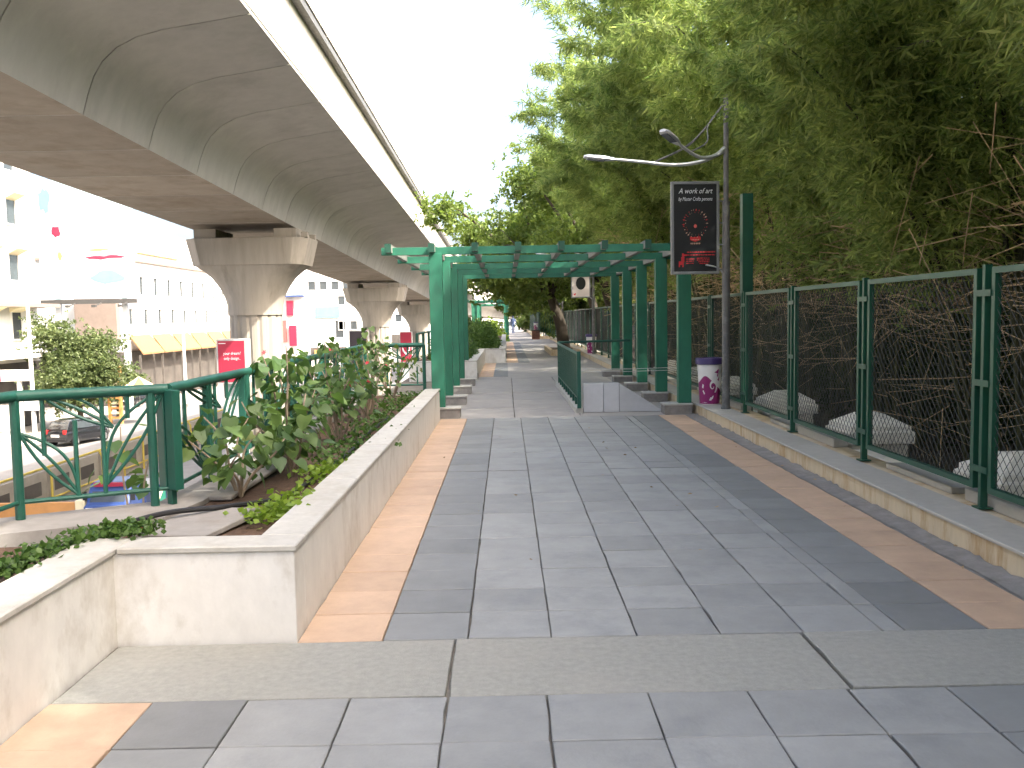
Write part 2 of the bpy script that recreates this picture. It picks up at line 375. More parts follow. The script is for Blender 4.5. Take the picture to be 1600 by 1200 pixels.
# white piers and low wall behind the fence
pw = thing('compound_wall', 'low white plastered compound wall running behind the mesh fence', 'wall', (3.9, 20, -.6))
child_box('wall', 'pier_white', pw, 3.72, 3.98, -5, 60, -.62, .05, .01)
for i, y in enumerate((6.9, 9.85, 12.85, 15.9, 18.9, 21.9)):
    g = thing('stone_pier', ('square white pier with pyramid cap behind the rightmost fence panel', 'white pier with pyramid cap, second from the right behind the fence',
        'white pier with pyramid cap just right of the cup-shaped bin', 'white pier behind the first trellis posts on the right', 'white pier seen between the middle trellis posts on the right', 'farthest white pier behind the trellis posts')[i], 'pier', (4.0, y, -.62), 0, 'white piers of the old wall')
    b = MB(); b.box((0, 0, .36), (.62, .62, .72)); b.build('shaft', 'pier_white', g, bevel=.015)
    b = MB(); rg2 = lambda h, z: [(h, h, z), (-h, h, z), (-h, -h, z), (h, -h, z)]
    b.loft([rg2(.355, .72), rg2(.355, .84), rg2(.325, .86), rg2(.325, .90), rg2(.12, 1.02), rg2(.11, 1.022)]); b.build('cap', 'pier_white', g)
# ------------------------------------------------------------------ left planters
def planter(name, label, wall_list, cap_list, soil_list, loc):
    t = thing(name, label, 'planter', loc)
    for w_ in wall_list: child_box('wall', 'planter_stone', t, *w_, bevel=.004)
    for c_ in cap_list: child_box('cap_slab', 'cap_stone', t, *c_, bevel=.006)
    for s_ in soil_list: child_box('soil', 'soil', t, *s_, bevel=0)
    return t
caps = []
y = 4.41
for L_ in (1.55, 1.6, 1.5, 1.65, 1.45, 1.4):
    caps.append((-1.245, -1.018, y, min(y + L_ - .006, 13.5), .437, .467)); y += L_
caps.append((-1.87, -1.018, 4.185, 4.404, .437, .468))
y = 4.404
for L_ in (1.3, 1.2, 1.5, 1.4): caps.append((-2.12, -1.876, y - L_ + .006, y, .437, .467)); y -= L_
PL = planter('stone_planter', 'long white stone planter with stepped front along the left of the walkway',
    [(-1.22, -1.03, 4.40, 13.5, -.02, .437), (-1.90, -1.03, 4.20, 4.40, -.02, .437), (-2.10, -1.89, -1, 4.40, -.02, .437)], caps,
    [(-2.10, -1.22, 4.40, 13.5, -.02, .375), (-3.0, -2.10, -1, 4.62, -.02, .375)], (-1.9, 6, 0))
P2 = planter('stone_planter', 'white stone planter beside the far end of the trellis, left of the path',
    [(-.95, -.74, 21.9, 29.9, -.02, .45), (-2.4, -.95, 21.9, 22.1, -.02, .45)], [(-.96, -.73, 21.89, 25.9, .45, .48), (-.96, -.73, 25.91, 29.9, .45, .48), (-2.4, -.965, 21.89, 22.11, .45, .48)],
    [(-2.4, -.95, 22.1, 29.9, -.02, .40)], (-1.4, 22, 0))
P3 = planter('stone_planter', 'farthest white stone planter with sunlit front face and clipped bush',
    [(-.26, -.05, 29.95, 54, -.02, .45), (-2.4, -.26, 29.95, 30.15, -.02, .45)], [(-.27, -.04, 29.94, 41.9, .45, .48), (-.27, -.04, 41.91, 54, .45, .48), (-2.4, -.275, 29.94, 30.16, .45, .48)],
    [(-2.4, -.26, 30.15, 54, -.02, .40)], (-1.0, 30, 0))
# concrete ledge carrying the railing and loose slabs
b = MB(); T = Matrix.Translation((0, 0, 0))
LP = [(-3.05, 4.62), (-2.0, 5.12), (-1.93, 5.6), (-2.02, 13.6), (-2.25, 13.6), (-2.20, 5.60), (-3.05, 5.14)]
b.add([(x, y, .41) for x, y in LP] + [(x, y, -.3) for x, y in LP],
      [(0, 1, 2, 3, 4, 5, 6)] + [(i, i + 7, (i + 1) % 7 + 7, (i + 1) % 7) for i in range(7)] + [(13, 12, 11, 10, 9, 8, 7)])
struct(b.build('ledge', 'ledge'))
def slab(name, label, c, d, rz, z):
    b = MB(); b.box((0, 0, d[2] / 2), d); o = b.build(name, 'ledge', bevel=.006); o.location = (c[0], c[1], z); o.rotation_euler = (R(1.5), R(-1), rz); return tag(o, label, 'slab')
slab('loose_slab', 'loose pale stone slab lying on planter soil by the corner post', (-1.74, 4.98), (.44, .62, .035), R(-14), .385)
slab('loose_slab', 'thin pale stone strip laid along the railing foot in the planter', (-1.83, 6.35), (.16, 1.3, .03), R(-3), .40)
# hose
pts = [(-2.62, 2.6, .42), (-2.42, 3.5, .415), (-2.30, 4.2, .41), (-2.16, 4.75, .425), (-1.95, 5.02, .455), (-1.66, 5.28, .435), (-1.46, 5.7, .40), (-1.40, 6.5, .395), (-1.36, 7.6, .40), (-1.40, 8.8, .395), (-1.37, 10.2, .40)]
def smooth_path(P, k=6):
    P = [Vector(p) for p in P]; out = []
    for i in range(len(P) - 1):
        p0, p1, p2, p3 = P[max(i - 1, 0)], P[i], P[i + 1], P[min(i + 2, len(P) - 1)]
        for j in range(k):
            t = j / k
            out.append(.5 * ((2 * p1) + (p2 - p0) * t + (2 * p0 - 5 * p1 + 4 * p2 - p3) * t * t + (-p0 + 3 * p1 - 3 * p2 + p3) * t ** 3))
    return out + [P[-1]]
b = MB(); b.tube(smooth_path(pts), .016, 8); tag(b.build('garden_hose', 'hose', smooth=True), 'black garden hose snaking over the planter soil and ledge', 'hose')

# ------------------------------------------------------------------ left railing
ZB, ZT = .41, 1.125
rail = thing('railing', 'green metal railing with leaf motifs on the left above the street', 'railing', (-2.15, 5.5, ZB))
def rp(p): return (p[0] + 2.15, p[1] - 5.5, p[2] - ZB)
A = Vector((-2.09, 5.50, 0)); B = Vector((-2.83, 5.13, 0)); Cn = Vector((-2.95, 1.5, 0)); D1 = Vector((-2.17, 13.75, 0)); E1 = Vector((-1.28, 13.8, 0))
def seg(P, Q, posts=1):
    """rail bay P->Q"""
    d = (Q - P); L = d.length; u = d / L
    at = lambda s, z: rp((P.x + d.x * s, P.y + d.y * s, ZB + z))
    H = ZT - ZB
    m = MB(); m.tube([at(0, H), at(1, H)], .033, 12); m.build('top_rail', 'green_rail', rail, True)
    m = MB(); m.tube([at(0, .10), at(1, .10)], .014, 8); m.build('bottom_rail', 'green_rail', rail, True)
    def bar(s, z0, z1, r=.0135): m = MB(); m.tube([at(s, z0), at(s, z1)], r, 6); m.build('bar', 'green_rail', rail, True)
    bar(.17, .36, H); bar(.37, .10, H * .78); bar(.55, .10, H); bar(.72, .55, H); bar(.88, .10, .38)
    def leaf(s0, z0, s1, z1, bul, name='leaf_motif'):
        m = MB()
        for k in (bul, -bul * .35, 0):
            pts = []
            for i in range(13):
                t = i / 12; s_ = s0 + (s1 - s0) * t; z_ = z0 + (z1 - z0) * t
                nx, nz = -(z1 - z0), (s1 - s0) * L; q = math.hypot(nx, nz)
                o = k * math.sin(math.pi * t) + (bul * .25 * math.sin(math.pi * t) if k == 0 else 0)
                pts.append(at(s_ + o * nx / q / L, z_ + o * nz / q))
            m.tube(pts, .0105, 6)
        m.build(name, 'green_rail', rail, True)
    leaf(.02, .50, .38, .11, .09); leaf(.16, H, .62, .50, .07); leaf(.97, H, .56, .16, -.12)
def rpost(P, w=.056):
    m = MB(); p = rp((P.x, P.y, ZB)); m.tube([p, (p[0], p[1], ZT - ZB)], w / 2, 8); m.build('post', 'green_rail', rail, True)
def bpost(P, rz=0, wx=.055, wy=.15, name='box_post'):
    m = MB(); p = rp((P.x, P.y, ZB)); q = Matrix.Rotation(rz, 4, 'Z')
    for s in (-1, 1):
        c = q @ Vector((0, s * wy * .27, 0)); m.box((p[0] + c.x, p[1] + c.y, (ZT - ZB) / 2 + .045), (wx, wy * .44, ZT - ZB - .10), rz)
    m.box((p[0], p[1], (ZT - ZB) / 2), (wx * .6, wy * .3, ZT - ZB), rz); m.build(name, 'green_rail', rail, bevel=.003)
seg(B, A); rpost(B); rpost(A + (B - A) * .12)
bpost(A, R(55), .06, .17)
n = 5
for i in range(n):
    p, q = A + (D1 - A) * (i / n), A + (D1 - A) * ((i + 1) / n); seg(p, q)
    if i: bpost(p)
    bpost(p + (q - p) * .45, 0, .04, .10)
bpost(D1); seg(D1, E1); rpost(E1)
seg(Cn, B); bpost(Cn); rpost(Cn + (B - Cn) * .72, .05)
# railing along planters 2
rail2 = thing('railing', 'short green railing behind the far planter past the trellis', 'railing', (-2.2, 24, .4))
m = MB(); m.tube([(0, -2, .75), (0, 12, .75)], .024, 8); m.build('top_rail', 'green_rail', rail2, True)
m = MB(); m.tube([(0, -2, .12), (0, 12, .12)], .012, 6); m.build('bottom_rail', 'green_rail', rail2, True)
for i in range(9):
    m = MB(); m.bx(-.03, .03, -2.05 + i * 1.7, -1.95 + i * 1.7, 0, .75); m.build('post', 'green_rail', rail2)

# ------------------------------------------------------------------ trellis (pergola)
PY = [13.75, 15.8, 18.05, 20.2, 22.45]
def pergola(label, xl, xr, ys, x0, x1, nraf, zp=.165, zb=2.49, pw=.2, plinth=True, spread=None):
    t = thing('trellis', label, 'pergola', ((xl + xr) / 2, ys[0], 0))
    ox, oy = (xl + xr) / 2, ys[0]
    for y in ys:
        for x, s in ((xl, 1), (xr, -1)):
            m = MB(); m.bx(x - pw / 2 - ox, x + pw / 2 - ox, y - .075 - oy, y + .075 - oy, zp if plinth else 0, zb + .02); p = m.build('post', 'green_paint', t, bevel=.004)
            if plinth:
                m = MB(); cx = x + .12 * s - ox; m.bx(cx - .21, cx + .21, y - .17 - oy, y + .17 - oy, 0, zp - .025); pl = m.build('plinth', 'cement', t, bevel=.006)
                m = MB(); m.bx(cx - .225, cx + .225, y - .185 - oy, y + .185 - oy, zp - .025, zp); m.build('plinth_cap', 'cap_stone', pl, bevel=.004)
    for y in ys:
        m = MB(); m.bx(x0 - ox, x1 - ox, y - .03 - oy, y + .03 - oy, zb, zb + .115); m.build('cross_beam', 'green_paint', t, bevel=.003)
    for i in range(nraf):
        x = x0 + .13 + i * (x1 - x0 - .26) / (nraf - 1) - ox
        m = MB(); m.bx(x - .042, x + .042, -.25, ys[-1] - oy + .25, zb + .03, zb + .152); rf = m.build('rafter', 'rafter_grey', t, bevel=.003)
        for ye in (-.262, ys[-1] - oy + .25):
            m = MB(); m.bx(x - .047, x + .047, ye, ye + .012, zb + .026, zb + .157); m.build('end_cap', 'green_cap', rf)
    return t
pergola('large green steel trellis spanning the walkway on two rows of posts', -1.06, 2.72, PY, -1.88, 2.92, 8)
pergola('distant green trellis left of the path beyond the planters', -2.1, .06, [57, 59.2, 61.4], -2.5, .35, 5, plinth=False)
pergola('farthest small green trellis in sunlight behind the distant one', -2.3, -.1, [74, 77, 80], -2.8, .3, 4, plinth=False)
# guard rail of the ramp opening
gr = thing('guard_rail', 'low green guard rail on a stone kerb inside the trellis', 'railing', (1.12, 14, 0))
m = MB(); m.bx(-.06, .06, 0, 5.7, -.01, .085); m.build('kerb', 'cap_stone', gr, bevel=.006)
m = MB(); m.tube([(0, .02, .93), (0, 5.7, .93)], .026, 8); m.build('top_rail', 'green_rail', gr, True)
m = MB(); m.tube([(0, .02, .22), (0, 5.7, .22)], .014, 6); m.build('bottom_rail', 'green_rail', gr, True)
for i in range(39):
    m = MB(); m.bx(-.008, .008, .02 + i * .149 - .02, .02 + i * .149 + .02, .21, .92)
    if i % 4 == 0: m.bx(-.02, .02, .02 + i * .149 - .025, .02 + i * .149 + .025, .085, .21)
    m.build('bar', 'green_rail', gr)
m = MB(); m.bx(-.03, .03, -.03, .03, .08, .97); m.build('post', 'green_rail', gr)
m = MB(); m.tube([(0, 5.7, .95), (1.6, 5.75, .97)], .026, 8); m.build('end_rail', 'green_rail', gr, True)
lw = thing('low_wall', 'pale polished granite stub wall beside the guard rail, sloping down to the right', 'wall', (1.2, 14.1, 0))
for (xa, xb, za, zb_) in ((0, .31, .46, .46), (.316, .56, .46, .46), (.566, 1.22, .455, .03)):
    m = MB(); m.loft([[(xa, yy, 0), (xb, yy, 0), (xb, yy, zb_), (xa, yy, za)] for yy in (0, .16)]); m.build('granite_panel', 'pale_slab', lw, bevel=.003)
b = MB()
for z in (.70, .66): b.tube([(1.12, 14.0, z), (1.9, 13.98, z - .015), (2.72, 13.95, z)], .004, 4)
tag(b.build('rope', 'sign_grey'), 'thin doubled rope strung from the guard rail to the trellis post', 'rope')

# ------------------------------------------------------------------ bins
def bin_(loc, label, s=1.0, face=None):
    t = thing('litter_bin', label, 'bin', loc, 0, 'cup-shaped litter bins'); t.scale = (s, s, s)
    H = .70; r0, r1 = .145, .185
    ang = math.atan2(-loc[1], -loc[0])
    ring = lambda r, z, n=32: [(r * math.cos(2 * math.pi * k / n), r * math.sin(2 * math.pi * k / n), z) for k in range(n)]
    m = MB(); m.loft([ring(r0, 0), ring(r1, H * .88)]); m.build('body', 'bin_white', t, True)
    m = MB(); m.loft([ring(r1 + .004, H * .86), ring(r1 + .022, H * .87), ring(r1 + .026, H * .98), ring(r1 + .018, H), ring(r1 - .02, H), ring(r1 - .03, H * .9)]); m.build('lid', 'bin_lid', t, True)
    def S(u, v, off=.002):
        r = r0 + (r1 - r0) * v / .88 + off; a = ang + u; return (r * math.cos(a), r * math.sin(a), v * H)
    m = MB(); N = 28                                                     # purple wave
    for i in range(N):
        u0, u1 = -1.35 + 2.7 * i / N, -1.35 + 2.7 * (i + 1) / N
        top = lambda u: .46 + .16 * math.exp(-((u + .35) / .55) ** 2) - .16 * max(0, u - .3)
        for j in range(6):
            v0, v1 = lambda u, j=j: .02 + (top(u) - .02) * j / 6, lambda u, j=j: .02 + (top(u) - .02) * (j + 1) / 6
            m.add([S(u0, v0(u0)), S(u1, v0(u1)), S(u1, v1(u1)), S(u0, v1(u0))], [(0, 1, 2, 3)])
    m.build('purple_print', 'purple_print', t, True)
    m = MB(); V = []                                                     # white swirl
    K = 40
    for i in range(K + 1):
        a = -1.1 + 7.2 * i / K; q = 1 - i / K; rr = .03 + .13 * q
        cu, cv = .30, .40; wd = .012 + .028 * math.sin(math.pi * min(1, (1 - q) * 1.3 + .1)) * (.4 + .6 * q)
        V += [S(cu + (rr + wd) * math.cos(a) * 2.6, cv + (rr + wd) * math.sin(a) * .9, .004), S(cu + (rr - wd) * math.cos(a) * 2.6, cv + (rr - wd) * math.sin(a) * .9, .004)]
    m.add(V, [(2 * i, 2 * i + 1, 2 * i + 3, 2 * i + 2) for i in range(K)])
    for (cu, cv, w_, h_, sk) in ((-.62, .40, .10, .05, .5), (-.55, .27, .12, .05, -.5), (.12, .13, .16, .035, .9), (.28, .16, .12, .03, 1.4), (-.5, .05, .3, .006, 0)):
        m.add([S(cu - w_, cv - h_ * sk, .004), S(cu + w_ * .3, cv - h_, .004), S(cu + w_, cv + h_ * sk, .004), S(cu - w_ * .2, cv + h_, .004)], [(0, 1, 2, 3)])
    m.build('white_print', 'bin_white', t)
    m = MB()
    for (cu, cv, w_, h_) in ((.62, .72, .22, .05), (.72, .66, .08, .07), (.82, .56, .10, .05)):
        m.add([S(cu - w_, cv - h_ * .5, .004), S(cu + w_ * .8, cv - h_, .004), S(cu + w_, cv + h_, .004)], [(0, 1, 2)])
    m.build('dark_print', 'purple_print', t)
    return t
bin_((3.045, 13.45, .165), 'cup-shaped white and purple litter bin on the kerb beside the lamp pole')
bin_((3.02, 32.0, .165), 'cup-shaped litter bin farther along the kerb beyond the trellis')
# ------------------------------------------------------------------ lamp poles with posters
def pole(loc, label, lamp=True):
    t = thing('lamp_pole', label, 'street lamp', loc, 0, 'lamp poles along the kerb')
    m = MB(); m.cyl((0, 0, 0), .068, .03, 16); m.cyl((0, 0, .03), .056, 2.35, 16); m.cyl((0, 0, 2.38), .06, .03, 16); m.cyl((0, 0, 2.41), .05, .48, 16); m.cyl((0, 0, 2.89), .055, .025, 16); m.cyl((0, 0, 2.915), .036, 1.46, 14)
    m.build('shaft', 'pole_grey', t, True)
    if lamp:
        for (P, nm) in (([(-.02, 0, 3.62), (-.35, -.05, 3.47), (-.75, -.10, 3.42), (-1.2, -.15, 3.46), (-1.62, -.18, 3.50)], 0),
                        ([(-.02, 0, 3.66), (-.2, -.18, 3.52), (-.45, -.42, 3.46), (-.7, -.7, 3.52), (-.84, -.86, 3.58)], 1)):
            m = MB(); Q = smooth_path(P, 5); m.tube(Q, [.030 - .012 * i / len(Q) for i in range(len(Q))], 8); a = m.build('arm', 'galv', t, True)
            d = (Vector(P[-1]) - Vector(P[-2])).normalized(); e = Vector(P[-1])
            s = d.cross(Vector((0, 0, 1))).normalized(); up = s.cross(d)
            def ring(k, wd, th, dz=0): return [e + d * k + s * (a_ * wd) + up * (b_ * th + dz) for a_, b_ in ((-1, -.4), (-.7, -1), (.7, -1), (1, -.4), (.8, .6), (.4, 1), (-.4, 1), (-.8, .6))]
            m = MB(); m.loft([ring(-.04, .03, .022), ring(.06, .06, .03), ring(.12, .075, .035), ring(.32, .075, .03), ring(.38, .05, .018)]); h = m.build('luminaire', 'galv', t, True)
            m = MB(); m.loft([[e + d * k + s * q + up * (-.038) for k, q in ((.09, -.05), (.33, -.05), (.33, .05), (.09, .05))], [e + d * k + s * q + up * (-.028) for k, q in ((.09, -.05), (.33, -.05), (.33, .05), (.09, .05))]]); m.build('lens', 'lamp_glass', h)
        for q in ((-1.02, -.13, 3.46), (-.98, -.12, 3.47), (-.62, -.62, 3.50)):
            m = MB(); m.tube(smooth_path([(0, 0, 4.30), (-.25, -.02, 3.98), (q[0] * .55, q[1] * .55, 3.68), q], 4), .011, 6); m.build('stay_rod', 'pole_grey', t, True)
        m = MB(); m.tube(smooth_path([(-.04, 0, 1.92), (-.12, -.03, 2.0), (-.30, -.06, 2.04)], 4), .012, 6); m.build('hook_rod', 'galv', t, True)
    return t
def poster(loc, label, dark=True, wd=.68, ht=1.28, art=True):
    t = thing('poster_board', label, 'poster', loc, R(3), 'framed posters on the lamp poles')
    m = MB(); fr = .038
    m.bx(-wd / 2, wd / 2, -.03, .03, ht - fr, ht); m.bx(-wd / 2, wd / 2, -.03, .03, 0, fr); m.bx(-wd / 2, -wd / 2 + fr, -.03, .03, fr, ht - fr); m.bx(wd / 2 - fr, wd / 2, -.03, .03, fr, ht - fr)
    m.build('frame', 'frame_grey', t, bevel=.003)
    m = MB(); m.bx(-wd / 2 + fr, wd / 2 - fr, -.02, .02, fr, ht - fr); pn = m.build('panel', 'poster_black' if dark else 'poster_white', t)
    for z in (.05, .40, .70, 1.0):
        m = MB(); m.bx(wd / 2, wd / 2 + .075, -.012, .012, z, z + .016); m.build('bracket', 'frame_grey', t)
    if dark and art:
        f = lambda x, z: Matrix.Translation((x, -.0225, z)) @ FACE
        text('A work of art', .105, 'print_white', pn, f(0, ht - .165), .35, sx=.80)
        text('by Master Crafts persons', .075, 'print_white', pn, f(0, ht - .265), .3, sx=.62)
        m = MB(); rr = random.Random(5)
        for ringr, n_, sz in ((.175, 26, .017), (.145, 20, .009)):
            for k in range(n_):
                a = 2 * math.pi * k / n_ + rr.uniform(-.06, .06); x, z = ringr * .95 * math.cos(a), .70 + ringr * 1.08 * math.sin(a); s_ = sz * rr.uniform(.5, 1.2)
                u = Vector((math.cos(a), math.sin(a))) * s_; v = Vector((-math.sin(a), math.cos(a))) * s_ * .55
                m.add([(x - u.x, -.0225, z - u.y), (x + v.x, -.0225, z + v.y), (x + u.x, -.0225, z + u.y), (x - v.x, -.0225, z - v.y)], [(0, 1, 2, 3)], rr.choice((0, 1, 1, 0)))
        m.build('mask_ring_print', ('print_ivory', 'print_red'), pn)
        m = MB(); m.add([(.0 + .022 * math.cos(a), -.0226, .665 + .026 * math.sin(a)) for a in [k * math.pi / 6 for k in range(12)]], [tuple(range(12))]); m.build('nose_print', 'print_pink', pn)
        m = MB()
        m.add([(-.075, -.0225, .475), (.0, -.0225, .45), (.075, -.0225, .475), (.075, -.0225, .52), (.03, -.0225, .512), (0, -.0225, .517), (-.03, -.0225, .512), (-.075, -.0225, .52)], [tuple(range(8))], 0)
        for k in range(6): x = -.06 + k * .024; m.add([(x - .008, -.0228, .435), (x + .008, -.0228, .435), (x + .006, -.0228, .415), (x - .006, -.0228, .415)], [(0, 1, 2, 3)], 1)
        for k in range(5): x = -.045 + k * .022; m.add([(x - .007, -.0232, .485), (x + .007, -.0232, .485), (x + .006, -.0232, .472), (x - .006, -.0232, .472)], [(0, 1, 2, 3)], 1)
        m.build('mouth_print', ('print_red', 'print_ivory'), pn)
        m = MB(); rr = random.Random(9)
        for row, (xa, xb, z) in enumerate(((-.12, .28, .30), (-.12, .28, .26), (-.13, -.01, .205), (.02, .2, .215), (.02, .2, .19), (.04, .2, .165), (-.13, -.02, .175), (-.13, -.02, .145), (.06, .18, .14))):
            x = xa
            while x < xb: w_ = rr.uniform(.015, .05); m.add([(x, -.0225, z), (min(x + w_, xb), -.0225, z), (min(x + w_, xb), -.0225, z + .012), (x, -.0225, z + .012)], [(0, 1, 2, 3)]); x += w_ + .008
        for (x, z, w_, h_) in ((-.235, .13, .07, .05), (-.20, .17, .045, .07), (-.19, .24, .03, .05), (-.235, .10, .018, .035), (-.185, .10, .018, .035), (-.17, .255, .05, .02)):
            m.add([(x, -.0225, z), (x + w_, -.0225, z), (x + w_, -.0225, z + h_), (x, -.0225, z + h_)], [(0, 1, 2, 3)])
        m.build('red_small_print', 'print_red', pn)['kind'] = 'stuff'
    if not dark:
        m = MB(); m.add([(.17 * math.cos(a), -.0225, .50 + .22 * math.sin(a)) for a in [k * math.pi / 16 for k in range(32)]], [tuple(range(32))], 0)
        m.build('disc_print', 'poster_black', pn)
        m = MB(); m.add([(-.25, -.0225, .09), (-.19, -.0225, .09), (-.17, -.0225, .17), (-.21, -.0225, .15), (-.25, -.0225, .15)], [(0, 1, 2, 3, 4)]); m.build('red_small_print', 'print_red', pn)
    return t
pole((3.10, 12.66, .165), 'grey lamp pole with two curved lamp arms behind the cup bin')
poster((2.655, 12.62, 2.08), 'black framed poster with red mask picture on the near lamp pole')
pole((3.06, 31.5, .165), 'grey pole carrying the white poster beyond the trellis')
poster((2.62, 31.46, 2.15), 'white and pink poster with black disc beyond the trellis', dark=False)
pole((3.06, 49.0, .165), 'farthest grey pole beside the leaning tree', lamp=False)
poster((2.62, 48.96, 2.15), 'dark poster on the farthest pole near the leaning tree', art=False)
m = MB(); m.bx(-.075, .075, -.075, .075, -.55, 3.2); m.bx(-.11, .11, -.11, .11, -.65, -.55); o = m.build('steel_post', 'green_fence', bevel=.004); o.location = (3.42, 12.78, 0)
tag(o, 'tall dark green steel post standing behind the lamp pole', 'post')
m = MB(); m.bx(-.25, .25, -.25, .25, 0, .58)
bp = thing('brick_pier', 'small brick pier at the far right edge of the path', 'pier', (1.95, 60.0, 0))
m.build('core', 'grout', bp)
for r in range(7):
    for k in range(2):
        m = MB(); m.bx(-.262 + .262 * k + .004, -.004 + .262 * k, -.262, .262, .005 + r * .082, .075 + r * .082); m.build('brick', 'brick', bp)
m = MB(); m.bx(-.3, .3, -.3, .3, .58, .64); m.build('cap', 'dark_core', bp)
bin_((1.95, 60.0, .64), 'tiny far bin standing on the brick pier', .75)
# far kerb and fence
fk = thing('far_fence', 'distant green fence on a low kerb past the brick pier', 'fence', (2.1, 61, 0))
m = MB(); m.bx(-.1, .5, 0, 60, -.02, .18); m.build('kerb', 'kerb_stone', fk)
m = MB(); m.bx(-.1, 1.2, -.25, 0, -.02, .18); m.build('kerb', 'kerb_stone', fk)
for i in range(30):
    p = link('panel_frame', fme, fk, (.15, i * 2.0, .25)); link('chain_link', cme, p); link('post', qme, fk, (.15, i * 2.0 - .09, .18))
for i in range(9):
    m = MB(); m.bx(-.1 + i * .16, -.06 + i * .16, -.14, -.10, .18, 1.75); m.build('bar', 'green_fence', fk)

# ------------------------------------------------------------------ metro viaduct
SLOPE = -.0255
def vz(y): return 4.645 + SLOPE * (y - 30.6)
def frame_at(s):
    """centreline at arc length s (starts at Y=-30): straight, then bends right"""
    y = -30 + s; yb = 118; Rr = 130.0
    if y <= yb: return Vector((-8.78, y, vz(y))), 0.0
    a = (y - yb) / Rr; return Vector((-8.78 + Rr * (1 - math.cos(a)), yb + Rr * math.sin(a), vz(y))), -a
via = thing('metro_viaduct', 'grey concrete elevated metro viaduct sweeping overhead on the left', 'viaduct', (-8.78, 0, -5.5))
half = [(1.74, 0), (1.84, .35), (1.95, .64), (2.10, .88), (2.34, 1.10), (2.68, 1.27), (3.15, 1.39), (3.8, 1.49), (4.6, 1.62), (4.6, 1.78)]
top = [(4.36, 1.78), (4.36, 1.95)]
full = half + top; prof = [(x, z) for x, z in full] + [(-x, z) for x, z in reversed(full)]
SEG = 2.75
def segmesh(gap):
    L = SEG - gap; m = MB()
    m.loft([[(x, -L / 2, z) for x, z in prof], [(x, L / 2, z) for x, z in prof]])
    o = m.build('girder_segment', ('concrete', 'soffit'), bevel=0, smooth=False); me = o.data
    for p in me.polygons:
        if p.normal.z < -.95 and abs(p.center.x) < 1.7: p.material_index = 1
    bpy.data.objects.remove(o)
    me.polygons.foreach_set('use_smooth', [True] * len(me.polygons)); me.set_sharp_from_angle(angle=R(38)); return me
def parapetmesh(gap):
    L = SEG - gap; obs = []
    for s in (1, -1):
        m = MB(); p = [(4.46, 1.79), (4.615, 1.70), (4.615, 3.06), (4.83, 3.08), (4.83, 3.34), (4.42, 3.34), (4.42, 1.79)]
        m.loft([[(s * x, -L / 2, z) for x, z in p], [(s * x, L / 2, z) for x, z in p]]); o = m.build('parapet_panel', 'parapet'); obs.append(o.data); bpy.data.objects.remove(o)
    return obs
sm = segmesh(.035); pm = parapetmesh(.03)
m = MB(); m.bx(4.622, 4.80, -SEG / 2, SEG / 2 - .02, 2.90, 3.055); o = m.build('cable_duct', 'pole_grey'); pm.append(o.data); bpy.data.objects.remove(o)  # dark box strip below the parapet coping
for i in range(95):
    s = i * SEG; P, a = frame_at(s)
    T = Matrix.Translation(P) @ Matrix.Rotation(a, 4, 'Z') @ Matrix.Rotation(math.atan(SLOPE), 4, 'X')
    if P.y > -26 and i > 1:
        o = link('girder_segment', sm, via); o.matrix_basis = Matrix.Translation((8.78, 0, 5.5)) @ T
        for q in pm: o = link('cable_duct' if q.name.startswith('cable') else 'parapet_panel', q, via); o.matrix_basis = Matrix.Translation((8.78, 0, 5.5)) @ T
m = MB(); rings = []
for i in range(2, 96):
    P, a = frame_at(i * SEG); q = Matrix.Translation(P + Vector((8.78, 0, 5.5))) @ Matrix.Rotation(a, 4, 'Z')
    rings.append([q @ Vector((math.copysign(abs(x) - .06, x), 0, z + .05 if z < 1.7 else z - .06)) for x, z in prof])
m.loft(rings); m.build('gap_blocker', 'dark_core', via)  # core added to stop sky light leaking through the segment gaps
